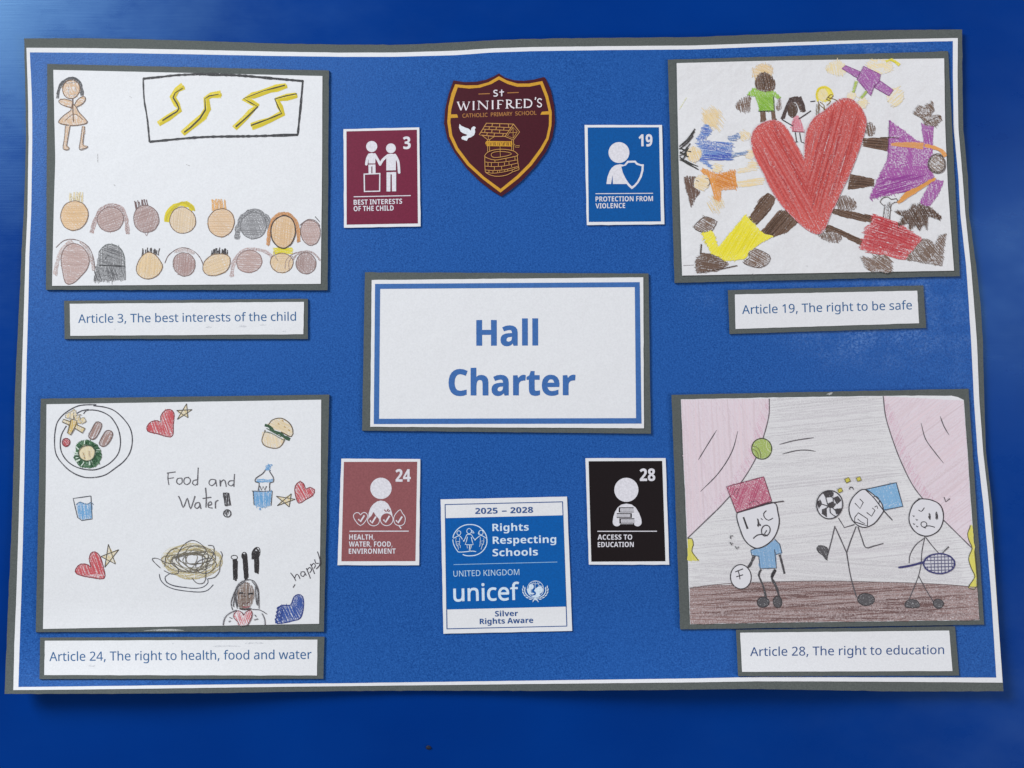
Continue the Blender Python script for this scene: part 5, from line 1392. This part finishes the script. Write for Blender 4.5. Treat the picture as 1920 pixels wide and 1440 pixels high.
k.line(C5([(1310, 720), (1285, 620), (1320, 530), (1400, 500), (1480, 530), (1540, 630)]), 9, (236, 218, 60), 0.78, jit=0.3)
k.line(C5([(1295, 690), (1290, 600), (1350, 520), (1440, 520)]), 5, (226, 204, 40), 0.8)
OC = (126, 100, 44)
for a in ([(1195, 725), (1270, 715)], [(1310, 720), (1340, 780), (1420, 840)], [(1440, 680), (1500, 620), (1540, 640), (1480, 690)], [(1450, 660), (1560, 690), (1620, 730)], [(1340, 730), (1400, 780), (1400, 850)], [(1430, 690), (1500, 720), (1440, 780)]):
    k.line(C5(a), 5, OC if a[0][0] > 1300 else BLACK, 0.85)
k.fill(C5([(1290, 760), (1330, 760), (1330, 910), (1290, 950), (1270, 930)]), (116, 96, 70), 0.72, 85)
F.done('small blond child climbing the heart')
k = F('drawn_child')
PUR = (164, 92, 166)
for c in ((1030, 150, 58, 46), (1285, 138, 74, 44), (1372, 318, 46, 58), (1115, 312, 28, 26), (1182, 352, 24, 38)):
    k.fill(ell(*c, 18, 0, 0.08), (242, 222, 168), 0.55, random.choice((30, 80, 140)), smooth=True, over=4)
k.line([(1318, 112), (1352, 98), (1398, 132)], 14, (232, 220, 70), 0.7, jit=0.4)
k.line([(1340, 100), (1380, 118)], 8, (226, 212, 40), 0.75)
for a in ([(1060, 152), (1082, 134), (1168, 170), (1150, 207)], [(1250, 262), (1282, 222), (1362, 278), (1336, 312)], [(1188, 138), (1286, 186), (1275, 236), (1250, 250), (1230, 312), (1150, 216)]):
    k.fill(a, PUR, 0.74, 55, base=0.8)
    k.line(a, 4, (130, 66, 132), 0.75, smooth=False, closed=True)
k.line([(1145, 225), (1126, 292)], 13, (176, 196, 92), 0.72, jit=0.3)
k.line([(1205, 285), (1172, 326)], 14, (166, 190, 82), 0.75, jit=0.3)
F.done('child in purple top floating upper right')
k = F('drawn_child')
SKB = (98, 134, 202)
k.fill(ell(292, 440, 44, 54, rot=-.4), (232, 200, 138), 0.6, 60, smooth=True, over=5)
k.hatch(ell(300, 445, 64, 66, rot=-.4), (238, 212, 158), 50, 3.4, 2.4, 0.4, 0.2, 6, True)
k.fill(ell(488, 548, 34, 32), (236, 210, 158), 0.55, 40, smooth=True, over=4)
k.fill(ell(525, 655, 36, 28), (238, 214, 168), 0.45, 10, smooth=True, over=4)
k.fill([(205, 595), (245, 490), (262, 475), (300, 512), (250, 575), (300, 580), (415, 588), (415, 690), (290, 688), (260, 680), (302, 745), (215, 690), (240, 640)], SKB, 0.62, 8, base=0.7, over=4)
k.hatch([(215, 590), (250, 495), (295, 512), (255, 575), (410, 590), (412, 650), (250, 640)], (70, 100, 184), 12, 3.4, 2.4, 0.62, 0.25, 3)
k.hatch([(250, 655), (412, 650), (415, 690), (240, 690)], (64, 84, 180), 5, 2.6, 2.6, 0.7, 0.2, 4)
k.fill([(395, 552), (455, 532), (470, 560), (400, 578)], (92, 124, 178), 0.66, 5, over=4)
k.fill([(412, 655), (500, 636), (500, 656), (412, 672)], (110, 136, 180), 0.55, 5, over=4)
k.fill(ell(192, 655, 42, 46), (236, 208, 152), 0.6, 70, smooth=True, over=3)
for a, b in (((198, 505), (105, 610)), ((196, 520), (120, 600)), ((188, 545), (105, 625)), ((170, 590), (108, 650)), ((160, 620), (105, 665)), ((150, 650), (108, 690)), ((160, 670), (110, 640)), ((218, 745), (108, 672)), ((205, 735), (120, 690)), ((215, 725), (140, 690)), ((150, 610), (125, 690)), ((175, 640), (115, 620))):
    k.line([a, ((a[0] + b[0]) / 2 + 4, (a[1] + b[1]) / 2 + 5), b], 6, (58, 56, 54), 0.85, jit=0.3)
F.done('child in blue lying at the left')
k = F('drawn_child')
k.fill([(445, 748), (500, 730), (520, 690), (560, 700), (565, 745), (450, 770)], (240, 216, 164), 0.52, 5, over=4)
k.fill([(440, 815), (600, 790), (606, 832), (450, 850)], (238, 212, 156), 0.55, 175, over=5)
k.hatch(ell(320, 945, 50, 48), (236, 208, 148), 60, 2.6, 2.4, 0.5, 0.2, 5, True)
k.fill(ell(325, 735, 34, 24), (240, 216, 160), 0.5, 20, smooth=True, over=4)
ORG = (228, 150, 66)
k.fill([(228, 752), (246, 738), (320, 770), (435, 748), (442, 858), (352, 866), (348, 930), (312, 922), (300, 855), (288, 815), (270, 785)], ORG, 0.7, 75, base=0.8, over=3)
k.hatch([(320, 775), (430, 755), (440, 850), (310, 850)], (214, 126, 44), 20, 3.2, 2.6, 0.68, 0.25, 1)
k.fill(ell(238, 822, 48, 44), (240, 214, 160), 0.6, 20, smooth=True, over=3)
k.line([(255, 795), (278, 800), (285, 825), (270, 842)], 4, (90, 70, 60), 0.7)
k.line([(205, 808), (220, 815)], 4, (90, 70, 60), 0.7)
k.fill([(132, 790), (205, 784), (190, 800), (186, 848), (225, 868), (220, 890), (195, 920), (174, 972), (158, 900), (142, 860)], (98, 72, 60), 0.74, 80, base=0.8, over=2)
F.done('child in orange lying at the left')
k = F('drawn_child')
for a in ([(590, 905), (628, 880), (672, 912), (640, 985), (562, 1068), (510, 1032)], [(690, 985), (740, 985), (805, 1052), (735, 1115), (600, 1158), (568, 1125)]):
    k.fill(a, DB, 0.8, 125, base=0.9, over=3)
    k.hatch(a, DBL, 130, 4, 2.4, 0.6, 0.25, 2)
k.line([(505, 1032), (548, 1072), (575, 1050)], 5, DBL, 0.8, smooth=False)
k.line([(568, 1128), (600, 1158), (660, 1112)], 5, DBL, 0.8, smooth=False)
for pts in ([(192, 1085), (222, 1045), (265, 1022), (325, 1050), (308, 1085), (300, 1100), (240, 1112)], [(482, 1292), (518, 1262), (512, 1220), (550, 1208), (635, 1250), (622, 1300), (562, 1320)]):
    k.fill(pts, (114, 88, 72), 0.66, 30, smooth=True, base=0.6, over=3)
    k.line(pts, 4, DBL, 0.7, closed=True)
YLW = (244, 232, 60)
k.fill([(490, 1010), (600, 1120), (660, 1135), (580, 1180), (510, 1230), (500, 1268), (360, 1285), (290, 1235), (236, 1118), (300, 1102), (335, 1200)], YLW, 0.78, 135, base=0.85, over=3)
k.hatch([(470, 1050), (590, 1130), (500, 1225), (350, 1270), (330, 1220)], (240, 226, 36), 120, 3.6, 2.8, 0.72, 0.25, 2)
k.fill([(208, 1352), (198, 1282), (240, 1232), (318, 1245), (398, 1298), (330, 1342)], (98, 74, 60), 0.74, 10, smooth=False, base=0.8, over=3)
k.line([(225, 1350), (330, 1332), (446, 1308)], 5, DBL, 0.85)
k.line([(235, 1182), (230, 1242)], 8, DBL, 0.85)
F.done('child in yellow lying at the lower left')
k = F('drawn_child')
for a in ([(1010, 975), (1062, 978), (1255, 1020), (1245, 1058), (1085, 1028), (1005, 1005)], [(965, 1072), (1002, 1075), (1190, 1160), (1175, 1192), (1060, 1132), (962, 1112)]):
    k.fill(a, DB, 0.82, 15, base=0.9, over=3)
    k.hatch(a, DBL, 20, 4, 2.4, 0.66, 0.25, 2)
for pts in ([(1035, 910), (1080, 900), (1140, 932), (1132, 980), (1040, 975)], [(918, 1132), (1000, 1110), (1062, 1140), (1042, 1170), (985, 1168)]):
    k.fill(pts, (106, 82, 68), 0.68, 70, smooth=True, over=2)
k.fill([(1300, 960), (1350, 930), (1340, 1040), (1312, 1050)], (120, 104, 96), 0.35, 80, base=0)
for pts in ([(1305, 955), (1285, 935), (1300, 912), (1330, 905), (1350, 920), (1380, 915), (1385, 935), (1350, 950), (1340, 1050)], [(1312, 950), (1300, 1045)], [(1330, 950), (1350, 985)]):
    k.line(pts, 4.5, (92, 80, 74), 0.75)
k.fill([(1245, 1005), (1400, 1060), (1530, 1150), (1500, 1230), (1420, 1276), (1160, 1212), (1195, 1130), (1190, 1085), (1232, 1060)], (200, 66, 70), 0.74, 10, base=0.7, over=4, gap=2.6, pj=0.25)
k.hatch([(1245, 1020), (1400, 1070), (1510, 1150), (1420, 1260), (1190, 1190)], (178, 46, 56), 20, 4.5, 2.6, 0.7, 0.25, 2)
k.fill([(1435, 1272), (1500, 1190), (1540, 1148), (1582, 1160), (1605, 1188), (1630, 1140), (1672, 1120), (1655, 1220), (1650, 1310), (1540, 1292)], (110, 88, 74), 0.68, 50, base=0.7, over=3)
k.fill([(1175, 1255), (1232, 1268), (1268, 1245), (1340, 1262), (1346, 1346), (1275, 1340), (1215, 1335), (1185, 1298)], (114, 88, 72), 0.68, 35, smooth=True, base=0.7, over=4)
F.done('child in red shirt lying at the lower right')
k = F('drawn_child')
for a in ([(1185, 562), (1335, 555), (1335, 638), (1185, 608)], [(1112, 770), (1252, 800), (1245, 842), (1092, 864)]):
    k.fill(a, DB, 0.82, 12, base=0.9, over=3)
    k.hatch(a, DBL, 5, 4, 2.4, 0.7, 0.25, 3)
k.fill(ell(1226, 508, 28, 42), (108, 84, 70), 0.7, 80, smooth=True)
for a in ([(1525, 475), (1597, 480), (1592, 635), (1540, 600)], [(1590, 800), (1658, 812), (1622, 900), (1572, 962), (1513, 950), (1545, 880)]):
    k.fill(a, (158, 78, 158), 0.74, 80, base=0.75)
k.fill([(1340, 455), (1500, 575), (1592, 605), (1592, 760), (1602, 790), (1450, 870), (1218, 918), (1270, 800), (1325, 690), (1336, 560)], (162, 78, 160), 0.74, 65, base=0.78, over=3)
k.hatch([(1290, 790), (1560, 770), (1450, 870), (1222, 916)], (144, 58, 146), 165, 3.2, 2.8, 0.72, 0.25, 3)
k.line([(1340, 455), (1336, 560), (1330, 680)], 4, (120, 50, 124), 0.75)
k.line([(1330, 555), (1395, 560)], 5, DBL, 0.8)
k.fill([(1345, 590), (1420, 582), (1542, 588), (1535, 628), (1430, 612), (1345, 604)], (222, 152, 88), 0.8, 5, base=0.9)
k.line([(1545, 602), (1600, 615), (1645, 635), (1668, 668)], 20, (228, 160, 88), 0.78, jit=0.3)
k.fill([(1382, 938), (1430, 880), (1530, 830), (1605, 792), (1612, 804), (1460, 902), (1396, 944)], (226, 152, 70), 0.82, 150, base=0.9)
k.fill(ell(1620, 710, 50, 56), (122, 98, 80), 0.6, 40, smooth=True, base=0.7)
for _ in range(3):
    k.line(ell(1618 + random.uniform(-4, 4), 710, 48, 54, wob=0.07), 4, (84, 70, 64), 0.7, closed=True)
k.fill([(1480, 415), (1512, 366), (1540, 378), (1592, 345), (1602, 400), (1580, 428), (1640, 425), (1645, 452), (1605, 490), (1550, 482), (1530, 448)], (106, 82, 66), 0.7, 50, base=0.7, over=3)
k.line([(1540, 475), (1590, 450), (1640, 428)], 4, DBL, 0.8)
HN = [(1365, 990), (1450, 985), (1480, 942), (1495, 965), (1522, 940), (1538, 962), (1575, 962), (1642, 1022), (1635, 1040), (1562, 1012), (1560, 1102), (1538, 1062), (1512, 1108), (1492, 1062), (1455, 1100), (1452, 1058), (1385, 1078), (1422, 1020)]
k.fill(HN, (92, 68, 54), 0.76, 80, base=0.75, over=3)
k.hatch(HN, DBL, 60, 4, 2.4, 0.7, 0.25, 2)
F.done('child in purple dress lying at the right')
k = F('drawn_heart', 2)
HT = [(920, 1122), (850, 1092), (760, 1010), (690, 930), (640, 850), (600, 765), (560, 690), (535, 620), (529, 560), (548, 510), (590, 475), (650, 456), (700, 468), (740, 510), (775, 570), (815, 640), (838, 688), (842, 640), (848, 560), (862, 500), (900, 440), (960, 398), (1020, 350), (1070, 328), (1120, 335), (1165, 375), (1195, 430), (1200, 490), (1175, 580), (1140, 680), (1100, 780), (1060, 860), (1030, 930), (990, 1010), (962, 1085)]
HR = (206, 78, 72)
k.fill(HT, HR, 0.7, 62, base=0.9, smooth=False, gap=2.6, w=2.8, pj=0.25)
k.hatch([(540, 600), (600, 500), (690, 480), (800, 640), (840, 720), (900, 900), (900, 1050), (760, 980), (640, 830)], (186, 66, 64), 60, 4.2, 2.8, 0.55, 0.3, 3)
k.hatch([(860, 560), (920, 450), (1070, 350), (1170, 420), (1160, 560), (1060, 800), (940, 1050), (860, 900), (830, 740)], (182, 62, 60), 105, 4.2, 3.0, 0.55, 0.3, 3)
for x, y, x2, y2 in ((960, 470, 880, 760), (1010, 420, 920, 800), (1060, 500, 930, 900), (660, 470, 690, 560), (700, 560, 860, 900), (640, 700, 780, 930), (1000, 650, 880, 980), (1100, 600, 1000, 900)):
    k.line([(x, y), ((x + x2) / 2 + random.uniform(-15, 15), (y + y2) / 2), (x2, y2)], 6, (176, 60, 62), 0.7, jit=0.4, taper=True)
for x, y, x2, y2 in ((985, 540, 955, 640), (1030, 560, 1000, 720), (1080, 660, 1050, 760), (905, 520, 880, 640), (600, 620, 640, 720), (1010, 820, 985, 900)):
    k.line([(x, y), (x2, y2)], 4, (214, 140, 140), 0.6, jit=0.4, taper=True)
k.line(HT, 6, (204, 96, 100), 0.62, closed=True, smooth=True)
F.done()

# ------------------------------------------------ on a stage
T = (1240, 720, 3.0645)
paper = mounted(T, [(58, 62), (1765, 27), (1855, 1382), (108, 1410)], [[(950, 60), (968, 54), (985, 50)], [(962, 62), (980, 55)]], 'drawing of three stick figures with balls on a curtained stage', (1553, 952),
                edges=([(112, 88), (620, 78), (1250, 68), (1500, 66), (1690, 68), (1738, 92)], [(1738, 92), (1760, 400), (1787, 800), (1828, 1357)], [(165, 1380), (900, 1368), (1828, 1357)], [(112, 88), (125, 400), (150, 950), (165, 1380)]), jag=0.3)
F = Fig(T, paper)
k = F('drawn_backdrop')
WALL = [(620, 84), (1275, 74), (1290, 190), (1330, 320), (1380, 450), (1450, 590), (1540, 700), (1640, 800), (1780, 930), (1795, 1000), (1815, 1160), (1600, 1150), (1300, 1138), (900, 1131), (500, 1140), (162, 1170), (152, 895), (260, 790), (350, 700), (450, 580), (540, 440), (590, 300), (615, 180)]
k.poly(WALL, (229, 229, 231), 0.95, jag=0.3)
k.hatch(WALL, (212, 211, 214), 2, 3.0, 3.0, 0.4, 0.22, 1)
k.hatch(WALL, (206, 203, 208), 174, 5.0, 3.4, 0.42, 0.2, 1)
k.hatch([(200, 1010), (1700, 1000), (1760, 1150), (900, 1130), (170, 1165)], (208, 206, 210), 4, 4, 3, 0.5, 0.2, 4)
F.done('pale grey backdrop of the stage')
CUR, CUL = (231, 219, 228), (227, 208, 219)
LC = [(114, 90), (620, 84), (618, 180), (590, 300), (540, 435), (455, 570), (350, 695), (250, 790), (150, 888), (138, 600), (125, 400)]
RC = [(1275, 70), (1735, 96), (1758, 400), (1782, 800), (1784, 940), (1640, 800), (1540, 700), (1450, 590), (1380, 450), (1330, 320), (1290, 190)]
for pts, edge, a, folds in ((LC, [(620, 84), (618, 180), (588, 300), (540, 432), (455, 570), (350, 692), (250, 790), (150, 886)], 62, ([(318, 265), (268, 345), (212, 437)], [(440, 270), (405, 390), (330, 510), (225, 618)])),
                            (RC, [(1275, 70), (1290, 190), (1330, 322), (1380, 452), (1450, 590), (1540, 700), (1640, 800), (1784, 942)], 118, ([(1492, 223), (1518, 315), (1570, 390), (1622, 455)], [(1602, 185), (1625, 245), (1655, 295)]))):
    k = F('drawn_curtain', 0.4)
    k.poly(pts, CUR, 0.95, jag=0.3)
    k.hatch(pts, CUL, a, 3.2, 3.2, 0.42, 0.2, 0.3)
    k.hatch(pts, (226, 208, 216), a + 25, 5.0, 3.4, 0.5, 0.2, 0.3)
    k.hatch(list(edge[:-2]) + [(x - (60 if a < 90 else -60), y - 6) for x, y in edge[1:-2][::-1]], (218, 182, 198), a, 3.2, 2.8, 0.42, 0.2, 1)
    k.line(edge, 6, (98, 90, 96), 0.82)
    for f_ in folds:
        k.line(f_, 5.5, (84, 80, 86), 0.85, taper=True)
    F.done()
k = F('drawn_floor', 0.4)
FL = [(163, 1172), (300, 1155), (500, 1142), (900, 1133), (1300, 1140), (1600, 1151), (1815, 1168), (1827, 1355), (900, 1366), (166, 1378)]
k.poly(FL, (164, 138, 136), 0.66, jag=0.3)
k.hatch(FL, (136, 108, 105), 2, 2.5, 2.6, 0.52, 0.25, 0.3)
k.hatch(FL, (108, 80, 78), 176, 5.5, 2.4, 0.46, 0.25, 0.3)
for _ in range(26):
    x, y = random.uniform(180, 1500), random.uniform(1155, 1345)
    w = random.uniform(80, 300)
    k.hatch([(x, y), (x + w, y - 4), (x + w, y + 14), (x, y + 16)], (104, 76, 74), 1, 2.4, 2.2, 0.5, 0.25, 6, up=1.5e-6)
k.line([(163, 1172), (300, 1154), (500, 1141), (900, 1132), (1300, 1139), (1600, 1150), (1815, 1168)], 3.5, (110, 96, 96), 0.75)
F.done('brown wooden stage floor')
for pts in ([(150, 890), (176, 889), (184, 925), (175, 960), (213, 1014), (152, 1018)], [(1775, 812), (1772, 828), (1760, 860), (1768, 900), (1786, 945), (1766, 1000), (1782, 1060), (1802, 1105), (1782, 1140), (1764, 1170), (1813, 1163), (1800, 960), (1787, 812)]):
    k = F('drawn_curtain_tie', 1)
    k.fill(pts, (222, 214, 92), 0.8, 80, base=0.9)
    k.line(pts[:-1], 5, (96, 90, 50), 0.85)
    F.done()
k = F('drawn_tennis_ball', 1)
k.fill(ell(577, 372, 57, 59, wob=0.01), (162, 184, 88), 0.72, 60, smooth=True, base=0.85)
k.line(ell(577, 372, 57, 60, wob=0.01), 6, (70, 76, 50), 0.88, closed=True)
for a in ([(520, 360), (548, 362), (568, 390), (572, 428)], [(519, 378), (540, 380), (555, 402), (558, 428)]):
    k.line(a, 4, (112, 116, 66), 0.85)
k.line([(608, 325), (602, 352), (614, 380), (632, 392)], 4.5, (206, 216, 160), 0.85)
for a in ([(678, 347), (770, 324), (876, 308)], [(696, 402), (780, 382), (840, 380), (888, 387)]):
    k.line(a, 5.5, (90, 86, 92), 0.82, taper=True)
F.done()
WH, LN = (226, 226, 232), (58, 54, 60)
k = F('drawn_stick_figure', 1)
CAPR = [(375, 590), (588, 533), (634, 672), (432, 738)]
FH = [(436, 742), (520, 712), (645, 682), (670, 740), (677, 800), (655, 870), (610, 920), (548, 944), (492, 912), (458, 850)]
k.fill([(560, 940), (600, 935), (652, 892), (680, 920), (693, 970), (660, 980), (662, 1058), (568, 1060), (560, 990), (520, 985), (514, 955)], (124, 170, 212), 0.76, 80, base=0.85)
k.line([(652, 892), (680, 920), (693, 970), (660, 980), (650, 950), (662, 1058), (568, 1060), (560, 988), (520, 985), (514, 955), (560, 940)], 5, (62, 74, 92), 0.85, smooth=False)
for a, w in (([(535, 985), (520, 1020), (506, 1046), (496, 1046)], 15), ([(680, 980), (695, 1035), (708, 1090)], 13), ([(575, 1065), (560, 1098), (585, 1160), (602, 1230)], 11), ([(656, 1065), (634, 1108), (660, 1165), (680, 1230)], 13)):
    k.line(a, w, (70, 68, 72), 0.82, jit=0.25)
k.line([(655, 1070), (634, 1110)], 15, (40, 38, 42), 0.85, jit=0.3)
for c in ((585, 1254, 33, 30), (668, 1252, 25, 32)):
    k.fill(ell(*c), (72, 70, 74), 0.78, 30, smooth=True, base=0.9)
    k.line(ell(*c), 5, (52, 50, 54), 0.85, closed=True)
k.poly(FH, WH, 1, smooth=True)
k.line(FH, 6.5, LN, 0.88, closed=True)
k.fill(CAPR, (194, 98, 126), 0.66, 40, base=0.7)
k.hatch(CAPR, (180, 80, 112), 110, 4.5, 2.4, 0.55, 0.3, 0.5)
k.line(CAPR, 5, (120, 50, 74), 0.85, smooth=False, closed=True)
k.line([(432, 741), (520, 716), (630, 685), (704, 673)], 6, (62, 50, 58), 0.88)
k.line([(505, 695), (515, 680), (545, 672), (565, 690)], 4, (120, 50, 76), 0.8)
k.line([(415, 638), (425, 608), (448, 602), (430, 635)], 4, (130, 56, 84), 0.7)
k.line([(472, 765), (484, 800), (496, 832)], 11, (52, 48, 52), 0.88, jit=0.2)
k.fill([(550, 770), (556, 768), (564, 800), (574, 812), (556, 818)], (50, 46, 50), 0.9, 80)
k.line([(604, 727), (588, 745), (594, 768), (616, 783), (642, 770)], 5, LN, 0.85)
k.line([(572, 772), (582, 780)], 5, LN, 0.85)
k.line([(528, 888), (552, 868), (585, 864), (612, 872)], 6, LN, 0.88)
k.line(ell(600, 842, 24, 32, rot=.2), 5.5, LN, 0.85, closed=True)
k.line([(592, 862), (606, 840)], 4.5, LN, 0.8)
for a in ([(398, 890), (398, 872), (412, 872)], [(396, 908), (402, 925), (410, 912)], [(425, 932), (432, 948), (446, 934)]):
    k.line(a, 5, LN, 0.8, smooth=False)
F.done('figure in a tall pink cap and blue shirt')
k = F('drawn_egg_ball', 1.6)
k.poly(ell(457, 1108, 59, 70, wob=0), WH, 1)
k.line(ell(457, 1108, 59, 70, wob=0.01), 6, LN, 0.85, closed=True)
k.line([(424, 1080), (470, 1062)], 6, LN, 0.85)
k.line([(430, 1108), (470, 1096)], 6, LN, 0.85)
k.line([(440, 1070), (448, 1095), (452, 1122)], 6, LN, 0.85)
F.done()
k = F('drawn_football', 1)
k.poly(ell(967, 693, 75, 80, wob=0), WH, 1)
for a in ([(930, 628), (965, 614), (990, 625), (980, 648), (945, 652)], [(895, 680), (912, 664), (922, 690), (905, 715)], [(990, 655), (1015, 645), (1032, 668), (1010, 690)], [(925, 722), (948, 712), (950, 765), (925, 745)], [(955, 690), (985, 676), (1002, 690), (985, 712), (958, 706)], [(1000, 720), (1034, 715), (1025, 742), (1005, 745)]):
    k.fill(a, (58, 54, 58), 0.86, 70, base=0.9)
    k.line(a, 4, LN, 0.85, smooth=False, closed=True)
for a in ([(945, 652), (955, 690)], [(985, 648), (990, 676)], [(922, 690), (955, 700)], [(958, 706), (948, 714)], [(985, 712), (1003, 730)], [(970, 708), (972, 740), (1000, 760)]):
    k.line(a, 4.5, LN, 0.85)
k.line(ell(967, 693, 75, 81, wob=0.01), 6, LN, 0.88, closed=True)
F.done()
k = F('drawn_stick_figure', 1)
G5 = (84, 80, 86)
for a in ([(1018, 770), (1052, 825), (1110, 808)], [(1120, 818), (1088, 900), (1065, 970)], [(1065, 970), (1030, 890), (1000, 825)], [(998, 815), (978, 900), (955, 985)], [(1065, 970), (1085, 1090), (1105, 1170), (1122, 1226)], [(1130, 820), (1152, 885), (1175, 940), (1225, 930), (1276, 916)]):
    k.line(a, 6.5, G5, 0.84, smooth=len(a) > 3)
SH = [(893, 942), (915, 928), (950, 938), (956, 962), (950, 1012), (930, 985), (905, 968)]
k.fill(SH, (74, 72, 76), 0.76, 60, smooth=True, base=0.85)
k.line(SH, 4, (60, 58, 62), 0.8, closed=True)
k.fill(ell(1176, 1238, 46, 34), (76, 74, 78), 0.78, 20, smooth=True, base=0.9)
k.line(ell(1176, 1238, 47, 35), 5, (54, 52, 56), 0.85, closed=True)
CAPB = [(1172, 606), (1350, 567), (1388, 703), (1276, 725)]
k.fill(CAPB, (122, 176, 220), 0.76, 70, base=0.85)
FH2 = [(1172, 606), (1115, 635), (1082, 690), (1082, 745), (1108, 795), (1160, 824), (1222, 802), (1268, 745), (1276, 722), (1255, 670)]
k.poly(FH2, WH, 1, smooth=True)
k.line(FH2, 6.5, LN, 0.88, closed=True)
k.line([(1172, 606), (1350, 567), (1388, 703), (1276, 725)], 5.5, (58, 72, 92), 0.88, smooth=False)
k.line([(1172, 606), (1222, 655), (1276, 725), (1328, 783)], 6, LN, 0.88)
k.line([(1212, 650), (1236, 646), (1252, 664), (1250, 690)], 5, (60, 70, 84), 0.85)
k.line([(1112, 684), (1142, 716), (1160, 680), (1140, 660)], 5.5, LN, 0.85, smooth=False)
k.line([(1180, 738), (1208, 760), (1228, 726), (1212, 712)], 5.5, LN, 0.85, smooth=False)
k.line([(1226, 708), (1238, 700), (1243, 716)], 4.5, LN, 0.8)
k.line([(1112, 765), (1132, 740), (1185, 775), (1184, 815), (1160, 808), (1110, 792), (1112, 765)], 5.5, LN, 0.86, smooth=False)
k.line([(1128, 775), (1148, 792), (1170, 802)], 4.5, LN, 0.8)
k.line([(1080, 606), (1086, 593), (1098, 594), (1104, 606)], 5, LN, 0.82)
for c, s_ in (((1070, 553), 16), ((1135, 546), 14), ((1028, 611), 14)):
    b_ = [(c[0] - s_, c[1] - 6), (c[0] + 6, c[1] - s_), (c[0] + s_, c[1] + 5), (c[0] - 7, c[1] + s_)]
    k.fill(b_, (206, 196, 74), 0.85, 40, base=0.95)
    k.line(b_, 4.5, (96, 88, 46), 0.85, smooth=False, closed=True)
F.done('figure in a blue cap leaping with a football')
k = F('drawn_stick_figure', 1)
for a in ([(1515, 878), (1498, 960), (1492, 1040), (1478, 1105)], [(1512, 885), (1462, 925), (1430, 980), (1424, 1030)], [(1520, 882), (1555, 928), (1592, 970)], [(1478, 1105), (1448, 1180), (1420, 1245)], [(1478, 1102), (1520, 1180), (1564, 1254)]):
    k.line(a, 5.5, G5, 0.84)
for pts in ([(1405, 1255), (1425, 1240), (1465, 1242), (1480, 1262), (1480, 1282), (1405, 1282)], ell(1592, 1262, 29, 26)):
    k.fill(pts, (78, 76, 80), 0.78, 20, smooth=True, base=0.9)
    k.line(pts, 5, (54, 52, 56), 0.85, closed=True)
k.poly(ell(1522, 766, 97, 108, wob=0), WH, 1)
k.line([(1480, 660), (1540, 664), (1595, 688), (1618, 730), (1618, 790), (1590, 845), (1530, 874), (1470, 858), (1432, 812), (1424, 760), (1445, 695), (1480, 662)], 6.5, LN, 0.88, closed=True)
k.fill([(1536, 742), (1544, 742), (1548, 780), (1538, 782)], (46, 42, 46), 0.92, 80)
k.fill([(1577, 732), (1585, 732), (1590, 776), (1576, 778)], (46, 42, 46), 0.92, 80)
k.line([(1478, 724), (1495, 732), (1512, 710)], 5, LN, 0.82)
k.line([(1508, 826), (1530, 815), (1555, 818), (1572, 824)], 5.5, LN, 0.86)
k.line([(1520, 828), (1494, 815), (1495, 795), (1515, 792), (1526, 805), (1520, 822)], 5, LN, 0.84)
for x, y in ((1450, 760), (1468, 782), (1452, 806), (1470, 820)):
    k.line([(x - 5, y - 6), (x, y + 2), (x + 6, y - 3)], 4, LN, 0.8, smooth=False)
k.line([(1625, 650), (1634, 677), (1658, 658)], 5, LN, 0.84, smooth=False)
F.done('bald worried figure holding a racket')
k = F('drawn_racket', 1.8)
NV = (54, 54, 112)
k.line([(1362, 1055), (1430, 1044), (1506, 1024)], 12, NV, 0.86, jit=0.2)
k.poly(ell(1597, 1032, 88, 56, wob=0), (212, 212, 220), 1)
for i in range(8):
    x = 1528 + i * 20
    h = 56 * math.sqrt(max(0, 1 - ((x - 1597) / 88) ** 2))
    k.line([(x, 1032 - h), (x + 3, 1032 + h)], 5, (92, 92, 128), 0.82)
for i in range(5):
    y = 994 + i * 19
    w = 88 * math.sqrt(max(0, 1 - ((y - 1032) / 56) ** 2))
    k.line([(1597 - w, y + 2), (1597 + w, y - 2)], 5, (86, 86, 124), 0.82)
for _ in range(2):
    k.line(ell(1597, 1032, 89, 57, wob=0.012), 8, NV, 0.84, closed=True, jit=0.25)
k.line([(1615, 970), (1652, 934)], 6, (74, 72, 78), 0.86)
F.done()

# ---------------------------------------------------------------- a crumb on the table
c = place([(804, 1401)], np.array([0.0]))[0]
bm_v, bm_f = [], []
for j in range(4):
    for i in range(7):
        a = 2 * math.pi * i / 7
        r = (0.0013, 0.0014, 0.0009, 0.0002)[j] * random.uniform(0.75, 1.2)
        bm_v.append((c[0] + r * 1.3 * math.cos(a), c[1] + r * math.sin(a), (0.00002, 0.0004, 0.0008, 0.001)[j]))
for j in range(3):
    for i in range(7):
        bm_f.append((j * 7 + i, j * 7 + (i + 1) % 7, (j + 1) * 7 + (i + 1) % 7, (j + 1) * 7 + i))
bm_f += [tuple(range(6, -1, -1)), tuple(range(21, 28))]
crumb = link_mesh('crumb', np.array(bm_v) , bm_f, M_CRUMB if 'M_CRUMB' in globals() else mat_crumb(), None)
tag(crumb, 'tiny dark crumb lying on bare table below the poster', 'crumb')

for o in bpy.data.objects:
    if 'origin' in o:
        del o['origin']
